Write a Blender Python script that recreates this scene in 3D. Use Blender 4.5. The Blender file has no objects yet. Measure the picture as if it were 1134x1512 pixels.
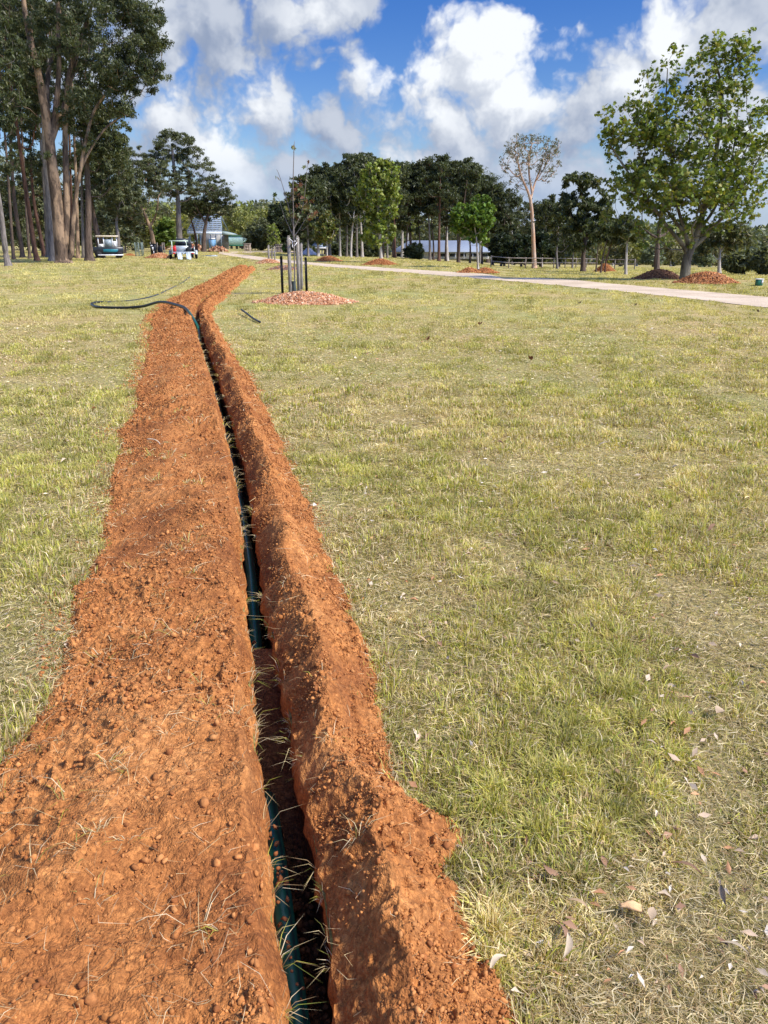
import bpy, math, random
import numpy as np
R = math.radians
SC = bpy.context.scene
COL = SC.collection
# ------------------------------------------------------------------ camera
F_PX, CX, CY, PITCH, CAM_H = 1130.0, 567.0, 756.0, R(19.4), 1.55
SP, CP = math.sin(PITCH), math.cos(PITCH)
cd = bpy.data.cameras.new('camera'); cam = bpy.data.objects.new('camera', cd); COL.objects.link(cam)
cam.location = (0, 0, CAM_H); cam.rotation_euler = (math.pi/2 - PITCH, 0, 0)
cd.sensor_fit = 'VERTICAL'; cd.sensor_height = 36.0; cd.lens = 36.0*F_PX/1512.0
cd.clip_start = 0.05; cd.clip_end = 3000.0
SC.camera = cam
# ------------------------------------------------------------------ render settings
SC.view_settings.view_transform = 'Standard'; SC.view_settings.look = 'None'
SC.view_settings.exposure = 0.90; SC.view_settings.gamma = 1.0
SC.cycles.max_bounces = 5; SC.cycles.diffuse_bounces = 3; SC.cycles.glossy_bounces = 2
SC.cycles.transmission_bounces = 3; SC.cycles.transparent_max_bounces = 4
SC.cycles.use_denoising = True
SC.cycles.sample_clamp_indirect = 4.0
# ------------------------------------------------------------------ world: sky with cumulus
SUN_EL, SUN_AZ = R(46), R(112)        # azimuth clockwise from the view direction (+Y)
sun_dir = np.array([math.sin(SUN_AZ)*math.cos(SUN_EL), math.cos(SUN_AZ)*math.cos(SUN_EL), math.sin(SUN_EL)])
W = bpy.data.worlds.new('World'); SC.world = W; W.use_nodes = True
nt = W.node_tree; nt.nodes.clear(); L = nt.links
def nd(t, **k):
    n = nt.nodes.new(t)
    for a, b in k.items(): setattr(n, a, b)
    return n
def setin(n, i, v):
    if hasattr(v, 'is_output') or isinstance(v, bpy.types.NodeSocket): nt.links.new(v, n.inputs[i])
    else: n.inputs[i].default_value = v
def mth(op, a, b=None, c=None, clamp=False):
    n = nd('ShaderNodeMath', operation=op, use_clamp=clamp); setin(n, 0, a)
    if b is not None: setin(n, 1, b)
    if c is not None: setin(n, 2, c)
    return n.outputs[0]
def vmt(op, a, b=None, out=0):
    n = nd('ShaderNodeVectorMath', operation=op); setin(n, 0, a)
    if b is not None: setin(n, 1, b)
    return n.outputs[out]
def smooth(x, a, b):
    n = nd('ShaderNodeMapRange', interpolation_type='SMOOTHSTEP'); setin(n, 'Value', x)
    n.inputs['From Min'].default_value = a; n.inputs['From Max'].default_value = b
    return n.outputs['Result']
def mixc(f, a, b):
    n = nd('ShaderNodeMix', data_type='RGBA'); setin(n, 0, f); setin(n, 6, a); setin(n, 7, b); return n.outputs[2]
def pxdir(x, y):
    d = np.array([(x-CX)/F_PX, CP-(y-CY)/F_PX*SP, -(SP+(y-CY)/F_PX*CP)]); return d/np.linalg.norm(d)
tc = nd('ShaderNodeTexCoord'); D = vmt('NORMALIZE', tc.outputs['Generated'])
def noise(v, scale, detail, rough=0.5, off=(0, 0, 0), dist=0.0):
    n = nd('ShaderNodeTexNoise'); n.inputs['Scale'].default_value = scale; n.inputs['Detail'].default_value = detail
    n.inputs['Roughness'].default_value = rough; n.inputs['Distortion'].default_value = dist
    setin(n, 'Vector', vmt('ADD', v, off)); return n
# cloud banks: direction (as the place in the view), angular size, weight
COVER = [(715,110,.115,1.0),(735,60,.07,1.0),(650,165,.085,1.0),(770,180,.10,1.0),(640,230,.08,.8),
         (935,120,.10,1.0),(900,190,.09,.9),(1010,70,.09,1.0),(1090,30,.10,1.0),(1040,230,.16,1.0),(880,270,.12,.8),
         (400,170,.085,1.0),(350,150,.05,.8),(545,130,.055,1.0),(505,200,.07,.9),(330,250,.12,1.0),(240,190,.11,1.0),(430,270,.12,.9),(560,265,.11,.8),
         (420,20,.10,1.0),(300,40,.13,1.0),(500,-10,.08,1.0),(200,60,.12,1.0),(474,100,.018,.7),(170,130,.10,1.0),(100,40,.13,1.0),(850,200,.08,.9),(820,270,.11,.9),(700,240,.12,.9),(720,330,.2,.8),(1100,330,.12,.4)]
def warp(v):
    n1 = noise(v, 9.0, 5.0, 0.6)
    w = vmt('SUBTRACT', n1.outputs['Color'], (0.5, 0.5, 0.5))
    return vmt('ADD', v, vmt('MULTIPLY', w, (0.075, 0.075, 0.06)))
def blobs(v, lst):
    acc = None
    for (x, y, r, wt) in lst:
        d = vmt('DISTANCE', v, tuple(pxdir(x, y)), out=1)
        q = mth('MULTIPLY_ADD', d, -wt/r, wt)
        acc = q if acc is None else mth('SMOOTH_MAX', acc, q, 0.25)
    return acc
def field(v):
    wv = warp(v)
    b = mth('MAXIMUM', blobs(wv, COVER), -1.0)
    ahead = mth('GREATER_THAN', nd_sep(v)[1], 0.72)
    # elsewhere in the sky (out of the photo) broken cumulus from noise
    n0 = noise(v, 3.0, 3.0, 0.5, (3, 1, 7)); gen = mth('MULTIPLY_ADD', n0.outputs[0], 5.0, -2.3)
    base = mixf(ahead, gen, b)
    vo = nd('ShaderNodeTexVoronoi', feature='SMOOTH_F1'); vo.inputs['Scale'].default_value = 19.0
    vo.inputs['Detail'].default_value = 3.0; vo.inputs['Roughness'].default_value = 0.55; vo.inputs['Smoothness'].default_value = 0.35
    setin(vo, 'Vector', wv)
    n2 = noise(wv, 30.0, 6.0, 0.62)
    h = mth('MULTIPLY_ADD', vo.outputs['Distance'], -0.55, base)
    h = mth('ADD', h, 0.185)
    return mth('ADD', h, mth('MULTIPLY_ADD', n2.outputs[0], 0.50, -0.25))
def nd_sep(v):
    n = nd('ShaderNodeSeparateXYZ'); setin(n, 0, v); return n.outputs
def mixf(f, a, b):
    n = nd('ShaderNodeMix', data_type='FLOAT'); setin(n, 0, f); setin(n, 2, a); setin(n, 3, b); return n.outputs[0]
sky = nd('ShaderNodeTexSky', sky_type='NISHITA'); sky.sun_disc = False
sky.sun_elevation = SUN_EL; sky.sun_rotation = SUN_AZ; sky.air_density = 1.0; sky.dust_density = 0.3; sky.ozone_density = 2.5
blue = nd('ShaderNodeHueSaturation'); blue.inputs['Saturation'].default_value = 1.45; blue.inputs['Value'].default_value = 0.112; blue.inputs['Hue'].default_value = 0.522
setin(blue, 'Color', sky.outputs[0])
h0 = field(D)
h1 = field(vmt('ADD', D, (0.012, 0.0, 0.020)))
alpha = smooth(h0, -0.02, 0.34)
lit = mth('MULTIPLY_ADD', mth('SUBTRACT', h0, h1), 1.15, 0.42)
# broad grey bases and bright tops
BRIGHT = [(720,65,.115,1.1),(640,115,.085,1.05),(755,110,.095,1.1),(820,60,.05,.8),(985,50,.065,.9),(925,130,.06,.8),(560,120,.045,.9),(390,140,.05,.75),
          (330,215,.055,1.0),(345,280,.05,.8),(240,165,.05,.6),(470,15,.05,.7),(630,265,.045,.7),(1110,200,.05,.6),(1080,100,.05,.4),(575,250,.04,.6),(230,60,.05,.3)]
bb = mth('MAXIMUM', blobs(warp(D), BRIGHT), 0.0, clamp=True)
ahead2 = mth('GREATER_THAN', nd_sep(D)[1], 0.72)
bb = mixf(ahead2, 0.4, bb)
shade = mth('ADD', mth('MULTIPLY', smooth(lit, 0.05, 0.9), mth('MULTIPLY_ADD', bb, 0.45, 0.42)), mth('MULTIPLY', bb, 0.62), clamp=True)
ccol = mixc(shade, (0.26, 0.32, 0.45, 1), (0.82, 0.85, 0.89, 1))
zz = nd_sep(D)[2]
low = smooth(zz, 0.115, 0.035)
ccol = mixc(mth('MULTIPLY', low, 0.65), ccol, (0.43, 0.53, 0.69, 1))
alpha = mth('MAXIMUM', alpha, mth('MULTIPLY', low, 0.9))
col = mixc(alpha, blue.outputs[0], ccol)
# added boost of the unseen sky towards the sun, lifting the ambient light
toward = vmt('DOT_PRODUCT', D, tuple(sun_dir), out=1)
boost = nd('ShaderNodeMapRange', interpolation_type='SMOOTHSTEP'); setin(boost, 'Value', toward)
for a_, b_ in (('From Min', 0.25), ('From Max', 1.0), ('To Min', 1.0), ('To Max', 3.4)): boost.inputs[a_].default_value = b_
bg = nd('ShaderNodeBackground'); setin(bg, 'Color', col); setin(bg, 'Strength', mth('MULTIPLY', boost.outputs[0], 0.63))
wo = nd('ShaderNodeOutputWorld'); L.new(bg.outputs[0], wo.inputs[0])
W.cycles.sampling_method = 'MANUAL'; W.cycles.sample_map_resolution = 512
# ------------------------------------------------------------------ sun
sl = bpy.data.lights.new('sun', 'SUN'); sl.energy = 3.6; sl.angle = R(7); sl.color = (1.0, 0.92, 0.80)
so = bpy.data.objects.new('sun', sl); COL.objects.link(so)
from mathutils import Vector
so.rotation_euler = Vector(sun_dir).to_track_quat('Z', 'Y').to_euler()
# ================================================================== helpers
rng = np.random.default_rng(7)
def hsh(ix, iy, s):
    n = (ix.astype(np.int64)*374761393 + iy.astype(np.int64)*668265263 + s*974634777) & 0x7fffffff
    n = ((n ^ (n >> 13))*1274126177) & 0x7fffffff
    n = n ^ (n >> 16)
    return (n & 0xffff)/65535.0
def vnoise(x, y, s=0):
    x = np.asarray(x, float); y = np.asarray(y, float)
    ix = np.floor(x); iy = np.floor(y); fx = x-ix; fy = y-iy
    fx = fx*fx*(3-2*fx); fy = fy*fy*(3-2*fy)
    a = hsh(ix, iy, s); b = hsh(ix+1, iy, s); c = hsh(ix, iy+1, s); d = hsh(ix+1, iy+1, s)
    return (a*(1-fx)+b*fx)*(1-fy)+(c*(1-fx)+d*fx)*fy
def fbm(x, y, o=4, s=0, g=0.5):
    t = 0; a = 1; n = 0
    for k in range(o):
        t = t+a*vnoise(x*2**k+17.3*k, y*2**k-9.1*k, s+k*31); n += a; a *= g
    return t/n
S_A = [-.5, -.2, -.12, 0, .15, .5]; S_V = [.004, .004, .001, -.012, -.022, -.025]
def H(x, y):
    x = np.asarray(x, float); y = np.asarray(y, float)
    a = x/np.maximum(y, 5.0)
    st = np.interp(a, [0, .15], [75, 35]); s = np.interp(a, S_A, S_V)
    return s*np.clip(y-st, 0, 230)
def ray(px, py, dist):          # the point seen at a place of the view, dist metres ahead
    u = (px-CX)/F_PX; v = (py-CY)/F_PX
    k = dist/(CP-v*SP)
    return np.array([u*k, dist, CAM_H-k*(SP+v*CP)])
def gp(px, py, far=320.0):      # where that line of sight meets the ground
    ys = np.geomspace(0.6, far, 1500)
    u = (px-CX)/F_PX; v = (py-CY)/F_PX
    k = ys/(CP-v*SP); xs = u*k; zs = CAM_H-k*(SP+v*CP)
    d = zs-H(xs, ys); i = np.argmax(d < 0)
    if d[i] >= 0: i = len(ys)-1
    if i > 0:
        t = d[i-1]/(d[i-1]-d[i]) if d[i] < 0 else 1.0
        y = ys[i-1]+(ys[i]-ys[i-1])*t
    else: y = ys[0]
    p = ray(px, py, y); p[2] = float(H(p[0], p[1])); return p

def new_mesh(name, verts, loops, sizes, mat=None, cols=None, smooth_=False, parent=None, loc=None):
    me = bpy.data.meshes.new(name)
    verts = np.ascontiguousarray(verts, dtype=np.float32)
    loops = np.ascontiguousarray(loops, dtype=np.int32); sizes = np.ascontiguousarray(sizes, dtype=np.int32)
    me.vertices.add(len(verts)); me.vertices.foreach_set('co', verts.ravel())
    me.loops.add(len(loops)); me.loops.foreach_set('vertex_index', loops)
    me.polygons.add(len(sizes)); st = np.zeros(len(sizes), np.int32); st[1:] = np.cumsum(sizes)[:-1]
    me.polygons.foreach_set('loop_start', st); me.polygons.foreach_set('loop_total', sizes)
    if smooth_: me.polygons.foreach_set('use_smooth', np.ones(len(sizes), bool))
    if cols is not None:
        at = me.color_attributes.new('tint', 'FLOAT_COLOR', 'POINT')
        c = np.ones((len(verts), 4), np.float32); c[:, :3] = cols; at.data.foreach_set('color', c.ravel())
    me.update(calc_edges=True); me.validate(verbose=False)
    if mat is not None: me.materials.append(mat)
    o = bpy.data.objects.new(name, me); COL.objects.link(o)
    if parent is not None: o.parent = parent
    if loc is not None: o.location = loc
    return o
def tag(o, label=None, cat=None, group=None, kind=None):
    if label: o['label'] = label
    if cat: o['category'] = cat
    if group: o['group'] = group
    if kind: o['kind'] = kind
    return o
def empty(name, loc=(0, 0, 0), rz=0.0):
    o = bpy.data.objects.new(name, None); COL.objects.link(o); o.location = loc; o.rotation_euler = (0, 0, rz); return o

class MB:                        # collects pieces into one mesh
    def __init__(s): s.v = []; s.l = []; s.s = []; s.c = []; s.n = 0
    def add(s, v, faces, col=None):
        v = np.asarray(v, float)
        for f in faces: s.l.extend([i+s.n for i in f]); s.s.append(len(f))
        s.v.append(v); s.c.append(np.tile(np.array(col if col is not None else (1, 1, 1), float), (len(v), 1))); s.n += len(v)
        return s
    def box(s, c, d, rot=None, col=None, bev=0.0):
        x, y, z = [k/2 for k in d]
        if bev > 0:
            b = min(bev, x*.45, y*.45, z*.45); v = []
            for sz in (-1, 1):
                for k in range(2):
                    zz_ = sz*(z if k else z-b); ins = b if k else 0
                    xx = x-ins; yy = y-ins
                    ring = [(xx-b, -yy), (xx, -yy+b), (xx, yy-b), (xx-b, yy), (-xx+b, yy), (-xx, yy-b), (-xx, -yy+b), (-xx+b, -yy)]
                    v.append([(p, q, zz_) for p, q in ring])
            order = [v[1], v[0], v[2], v[3]]; V = np.array([p for r_ in order for p in r_]); F = []
            for k in range(3):
                for i in range(8):
                    j = (i+1) % 8; F.append((k*8+i, k*8+j, k*8+8+j, k*8+8+i))
            F.append(tuple(range(7, -1, -1))); F.append(tuple(range(24, 32)))
        else:
            V = np.array([(i*x, j*y, k*z) for k in (-1, 1) for i, j in ((-1, -1), (1, -1), (1, 1), (-1, 1))])
            F = [(3, 2, 1, 0), (4, 5, 6, 7), (0, 1, 5, 4), (1, 2, 6, 5), (2, 3, 7, 6), (3, 0, 4, 7)]
        if rot is not None:
            from mathutils import Euler
            M = np.array(Euler(rot).to_matrix()); V = V @ M.T
        return s.add(V+np.array(c), F, col)
    def tube(s, pts, rad, n=6, col=None, cap=True):
        V, F = tube_geo(np.asarray(pts, float), rad, n, cap); return s.add(V, F, col)
    def wheel(s, c, r, w, n=20, col=None):
        return s.tube([(c[0]-w/2, c[1], c[2]), (c[0]-w*.42, c[1], c[2]), (c[0]+w*.42, c[1], c[2]), (c[0]+w/2, c[1], c[2])], [r*.9, r, r, r*.9], n, col)
    def prism(s, poly, y0, y1, col=None):      # polygon in x,z extruded along y
        n = len(poly); V = [(x, y0, z) for x, z in poly]+[(x, y1, z) for x, z in poly]
        F = [tuple(range(n-1, -1, -1)), tuple(range(n, 2*n))]+[(i, (i+1) % n, n+(i+1) % n, n+i) for i in range(n)]
        return s.add(V, F, col)
    def build(s, name, mat, parent=None, smooth_=False, loc=None):
        return new_mesh(name, np.concatenate(s.v), s.l, s.s, mat, np.concatenate(s.c), smooth_, parent, loc)
def tube_geo(P, rad, n=6, cap=True):
    m = len(P); rad = np.broadcast_to(np.asarray(rad, float), (m,))
    T = np.gradient(P, axis=0); T /= np.linalg.norm(T, axis=1)[:, None]+1e-9
    ref = np.array([0, 0, 1.0]) if abs(T[:, 2]).mean() < 0.8 else np.array([1.0, 0, 0])
    A = np.cross(T, ref); A /= np.linalg.norm(A, axis=1)[:, None]+1e-9; B = np.cross(T, A)
    th = np.arange(n)/n*2*math.pi
    V = (P[:, None, :]+rad[:, None, None]*(A[:, None, :]*np.cos(th)[None, :, None]+B[:, None, :]*np.sin(th)[None, :, None])).reshape(-1, 3)
    F = [(i*n+j, i*n+(j+1) % n, (i+1)*n+(j+1) % n, (i+1)*n+j) for i in range(m-1) for j in range(n)]
    if cap: F += [tuple(range(n-1, -1, -1)), tuple((m-1)*n+j for j in range(n))]
    return V, F
def grid_faces(nr, nc):
    i = np.arange(nr-1)[:, None]*nc+np.arange(nc-1)[None, :]
    q = np.stack([i, i+1, i+nc+1, i+nc], -1).reshape(-1, 4); return q
# ------------------------------------------------------------------ materials
class Mat:
    def __init__(s, name):
        s.m = bpy.data.materials.new(name); s.m.use_nodes = True; s.t = s.m.node_tree; s.p = s.t.nodes['Principled BSDF']; s.o = s.t.nodes['Material Output']
        s.p.inputs['Specular IOR Level'].default_value = 0.25
    def n(s, t, **k):
        x = s.t.nodes.new(t)
        for a, b in k.items(): setattr(x, a, b)
        return x
    def link(s, a, b): s.t.links.new(a, b)
    def pos(s, scale=(1, 1, 1), obj=False):
        mp = s.n('ShaderNodeMapping'); mp.inputs['Scale'].default_value = scale
        if obj: s.link(s.n('ShaderNodeTexCoord').outputs['Object'], mp.inputs[0])
        else: s.link(s.n('ShaderNodeNewGeometry').outputs['Position'], mp.inputs[0])
        return mp.outputs[0]
    def noise(s, v, sc, det=4, ro=0.55):
        x = s.n('ShaderNodeTexNoise'); x.inputs['Scale'].default_value = sc; x.inputs['Detail'].default_value = det; x.inputs['Roughness'].default_value = ro
        s.link(v, x.inputs['Vector']); return x.outputs[0]
    def ramp(s, v, stops):
        x = s.n('ShaderNodeValToRGB'); e = x.color_ramp.elements
        while len(e) < len(stops): e.new(0.5)
        for i, (p, c) in enumerate(stops): e[i].position = p; e[i].color = (*c, 1)
        s.link(v, x.inputs[0]); return x.outputs[0]
    def mix(s, f, a, b, mode='MIX'):
        x = s.n('ShaderNodeMix', data_type='RGBA', blend_type=mode)
        for i, v in ((0, f), (6, a), (7, b)):
            if isinstance(v, bpy.types.NodeSocket): s.link(v, x.inputs[i])
            else: x.inputs[i].default_value = v if not isinstance(v, tuple) or len(v) == 4 else (*v, 1)
        return x.outputs[2]
    def attr(s):
        x = s.n('ShaderNodeAttribute'); x.attribute_name = 'tint'; return x.outputs['Color']
    def bump(s, h, st=0.5, dist=0.01):
        x = s.n('ShaderNodeBump'); x.inputs['Strength'].default_value = st; x.inputs['Distance'].default_value = dist
        s.link(h, x.inputs['Height']); s.link(x.outputs[0], s.p.inputs['Normal'])
    def col(s, c): s.link(c, s.p.inputs['Base Color'])
    def rough(s, r): s.p.inputs['Roughness'].default_value = r
def paint(name, c, rough=0.6, metal=0.0, var=0.25, scale=6.0):
    m = Mat(name); n = m.noise(m.pos(), scale, 5)
    m.col(m.ramp(n, [(0.3, tuple(k*(1-var) for k in c)), (0.7, tuple(min(1, k*(1+var*.5)) for k in c))])); m.rough(rough); m.p.inputs['Metallic'].default_value = metal
    return m.m
def leaf_mat(name, trans=0.3, rough=0.45, gain=1.0):
    m = Mat(name); c = m.mix(1.0, m.attr(), (gain, gain, gain), 'MULTIPLY'); m.col(c); m.rough(rough)
    tr = m.n('ShaderNodeBsdfTranslucent'); mc = m.mix(1.0, c, (1.2, 1.18, 0.5), 'MULTIPLY'); m.link(mc, tr.inputs[0])
    mx = m.n('ShaderNodeMixShader'); mx.inputs[0].default_value = trans
    m.link(m.p.outputs[0], mx.inputs[1]); m.link(tr.outputs[0], mx.inputs[2]); m.link(mx.outputs[0], m.o.inputs[0]); return m.m
def bark_mat(name, dark, lite, patch=None, fine=1.0):
    m = Mat(name); v = m.pos((9*fine, 9*fine, 1.4*fine)); n1 = m.noise(v, 1.0, 7, .65)
    c = m.ramp(n1, [(0.34, dark), (0.5, tuple((a+b)/2 for a, b in zip(dark, lite))), (0.66, lite)])
    if patch:
        n2 = m.noise(m.pos((1.6, 1.6, .7)), 1.0, 5, .6); f = m.ramp(n2, [(0.46, (0, 0, 0)), (0.56, (1, 1, 1))]); c = m.mix(f, c, patch)
    m.col(c); m.rough(.9); m.bump(n1, .9, .06); return m.m
def bc(*c): return np.array(c, float)
M_leaf = leaf_mat('leaf'); M_gum = leaf_mat('gum_leaf', .36, .42)
M_grass = leaf_mat('grass_blades', .35, .6)
M_bark_dark = bark_mat('bark_dark', (.045, .032, .024), (.16, .115, .085))
M_bark_red = bark_mat('bark_red', (.05, .025, .018), (.17, .09, .06))
M_bark_tan = bark_mat('bark_tan', (.045, .032, .022), (.16, .11, .072), (.30, .205, .125))
M_bark_grey = bark_mat('bark_grey', (.09, .078, .066), (.26, .225, .19))
M_bark_white = bark_mat('bark_white', (.34, .22, .14), (.58, .46, .35), (.46, .28, .17))
M_bark_pale = bark_mat('bark_pale', (.25, .22, .18), (.52, .47, .40))
M_bark_plane = bark_mat('bark_plane', (.05, .042, .03), (.15, .125, .085), (.20, .175, .12))
def soil(name, a, b, c, bump=.9, sc=1.0):
    m = Mat(name); v = m.pos(); n1 = m.noise(v, 3.5*sc, 6, .6); n2 = m.noise(v, 55*sc, 6, .7); n3 = m.noise(v, 260*sc, 3, .6)
    def vor(s_):
        x = m.n('ShaderNodeTexVoronoi'); x.inputs['Scale'].default_value = s_*sc; x.inputs['Randomness'].default_value = 1.0; m.link(v, x.inputs['Vector']); return x
    va, vb = vor(95), vor(210)
    n0 = m.noise(v, 1.3*sc, 4, .6); nn = m.n('ShaderNodeMath', operation='MULTIPLY_ADD'); m.link(n0, nn.inputs[0]); nn.inputs[1].default_value = .9; m.link(n1, nn.inputs[2]); nq = m.n('ShaderNodeMath', operation='SUBTRACT'); m.link(nn.outputs[0], nq.inputs[0]); nq.inputs[1].default_value = .45
    base = m.ramp(nq.outputs[0], [(.34, a), (.5, b), (.66, c)])
    f = m.ramp(n2, [(.3, (.50, .46, .44)), (.55, (.98, .97, .96)), (.75, (1.25, 1.24, 1.2))]); c1 = m.mix(1.0, base, f, 'MULTIPLY')
    sep = m.n('ShaderNodeSeparateColor'); m.link(va.outputs['Color'], sep.inputs[0])
    c2 = m.mix(1.0, c1, m.ramp(sep.outputs[0], [(0.0, (.80, .77, .75)), (.6, (1.0, 1.0, 1.0)), (1.0, (1.28, 1.30, 1.30))]), 'MULTIPLY')
    m.col(c2); m.rough(.95)
    def ma(x, k, y):
        ad = m.n('ShaderNodeMath', operation='MULTIPLY_ADD'); m.link(x, ad.inputs[0]); ad.inputs[1].default_value = k; m.link(y, ad.inputs[2]); return ad.outputs[0]
    h = ma(n3, .35, n2); h = ma(va.outputs['Distance'], -.9, h); h = ma(vb.outputs['Distance'], -.5, h)
    m.bump(h, bump, .014); return m.m
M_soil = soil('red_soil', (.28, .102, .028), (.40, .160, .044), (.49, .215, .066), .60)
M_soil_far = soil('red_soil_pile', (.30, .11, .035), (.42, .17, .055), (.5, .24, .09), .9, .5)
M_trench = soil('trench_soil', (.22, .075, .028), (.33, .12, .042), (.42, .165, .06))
def clod_mat():
    m = Mat('clods'); v = m.pos(); n = m.noise(v, 90, 4); m.col(m.mix(1.0, m.attr(), m.ramp(n, [(.3, (.75, .72, .7)), (.7, (1.15, 1.15, 1.15))]), 'MULTIPLY')); m.rough(.95); m.bump(n, .6, .004); return m.m
M_clod = clod_mat()
def attr_mat(name, rough=.8, nz=30.0, b=.4):
    m = Mat(name); n = m.noise(m.pos(), nz, 4); m.col(m.mix(1.0, m.attr(), m.ramp(n, [(.3, (.8, .8, .8)), (.7, (1.1, 1.1, 1.1))]), 'MULTIPLY')); m.rough(rough); m.bump(n, b, .004); return m.m
M_attr = attr_mat('tinted'); M_attr.node_tree.nodes['Principled BSDF'].inputs['Specular IOR Level'].default_value = .05
# ================================================================== trench line and spoil edges
TAB = [  # view row, left edge of left bank, left lip, right lip, outer edge of right bank
 (1512,-420,418,504,762),(1400,-250,406,490,705),(1300,-150,396,474,668),(1240,-90,391,464,690),(1215,-70,388,459,680),(1190,-50,385,455,618),(1150,-25,381,446,590),
 (1100,20,376,436,575),(1000,88,369,416,556),(900,100,362,393,516),(860,112,359,388,500),(800,140,356,382,474),(740,152,350,373,450),(700,162,344,366,433),
 (640,180,331,350,408),(600,195,321,338,392),(560,207,311,325,368),(500,220,292,303,328),(480,223,287,296,316),(465,228,287,295,308),(450,245,293,300,316),
 (440,264,304,309,328),(430,285,318,323,338),(420,305,334,338,350),(410,325,349,352,361),(400,340,361,364,372),(394,352,367,369,375)]
ty = []; t0 = []; t1 = []; t2 = []; t3 = []
for (py, a, b, c, d) in TAB:
    g = [gp(k, py) for k in (a, b, c, d)]
    ty.append(g[1][1]); t0.append(g[0][0]); t1.append(g[1][0]); t2.append(g[2][0]); t3.append(g[3][0])
ty, t0, t1, t2, t3 = map(np.array, (ty, t0, t1, t2, t3))
t0[:6] = np.interp(ty[:6], [0, ty[6]], [t1[6]-.95-.16*(t1[6]*0), t0[6]]) if False else t0[:6]
YE = ty[-1]
# constant slot width in metres, smoothed centre
tcx = (t1+t2)/2; tw = np.clip(t2-t1, .10, .16)+.10*np.clip((ty-17)/6, 0, 1)
def ext(y, arr):                 # continue straight behind the first row
    sl_ = (arr[4]-arr[0])/(ty[4]-ty[0]); return np.where(y < ty[0], arr[0]+sl_*(y-ty[0]), np.interp(y, ty, arr))
def cx(y): return ext(y, tcx)
def slot_w(y): return np.interp(y, ty, tw)
def lipL(y): return cx(y)-slot_w(y)/2
def lipR(y): return cx(y)+slot_w(y)/2
wl_tab = np.maximum(t1-t0, .25); wr_tab = np.maximum(t3-t2, .2)
def wl(y):
    return np.interp(y, ty, wl_tab)+.09*(fbm(y*1.7, y*0+3, 4, 5)-.5)*2*.6+.05*(vnoise(y*7, y*0, 9)-.5)
def wr(y): return np.interp(y, ty, wr_tab)+.06*(fbm(y*2.3, y*0+8, 4, 6)-.5)*2*.6+.03*(vnoise(y*9, y*0, 19)-.5)
Y0 = 0.35
def endfade(y): return np.clip((YE+.25-y)/1.2, 0, 1)**.6
def ss(x, a, b): t = np.clip((x-a)/(b-a), 0, 1); return t*t*(3-2*t)
def crumbs(x, y):
    a = np.maximum(0, vnoise(x*30, y*30, 131)-.55)*.045; b = np.maximum(0, vnoise(x*62+3, y*62, 132)-.5)*.022
    return (a+b+.006*(vnoise(x*110, y*110, 133)-.5))*(.35+1.0*ss(fbm(x*2.2, y*1.7, 3, 134), .35, .65))
def left_h(d, y):                # d = distance left of the left lip
    w = wl(y); u = d/w
    amp = .078+.05*(fbm(y*1.1, y*0+1, 3, 11)-.3)
    prof = ss(d, -.012, .055)*(1-ss(u, .42, 1.0)**.95)
    x = cx(y)-d
    hump = .62+.85*ss(fbm(x*2.3, y*1.7, 3, 21), .25, .75)
    sag = 1-.45*np.exp(-((y-2.9)/.22)**2)-.25*np.exp(-((y-4.6)/.3)**2)
    far = 1+.1*ss(y, 14, 22)
    h = amp*prof*hump*sag*far+.022*ss(d, 0, .05)*(1-ss(u, .93, 1.03))
    det = .040*(fbm(x*7, y*7, 5, 31)-.5)+.016*(fbm(x*34, y*34, 3, 41)-.5)
    det = (det+crumbs(x, y))*(1+1.1*ss(y, 10, 20))
    return (h+det*(ss(d, -.01, .05))*(1-ss(u, .9, 1.06))-.012*ss(u, .9, 1.08))*endfade(y)-.02*(1-endfade(y))
def right_h(d, y):
    w = wr(y); u = d/w
    x = cx(y)+d
    amp = .125+.05*(fbm(y*1.6, y*0+4, 3, 12)-.4)
    cr = .16+.04*np.sin(y*5.1)+.05*(vnoise(y*2.2, y*0, 55)-.5)
    cr = np.minimum(cr, w*.42)
    inner = ss(d, -.015, cr)**.75; outer = 1-ss(u, np.minimum(cr/w, .6)-.12, 1.0)**.72
    prof = np.where(d < cr, inner, outer)
    hump = .80+.50*ss(fbm(x*3.0, y*2.2, 3, 22), .25, .75)
    far = 1-.35*ss(y, 14, 20)
    groove = -.022*np.exp(-((u-.62)/.07)**2)*(.4+vnoise(y*1.4, y*0, 77))*ss(y, 1.5, 2.2)
    det = .046*(fbm(x*8, y*6.5, 5, 32)-.5)+.018*(fbm(x*36, y*36, 3, 42)-.5)
    det = (det+crumbs(x, y))*(1+1.1*ss(y, 10, 20))
    return (amp*prof*hump*far+groove+.018*(1-ss(u, .93, 1.03))+det*(1-ss(u, .9, 1.06))-.012*ss(u, .9, 1.08))*endfade(y)-.02*(1-endfade(y))
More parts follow.
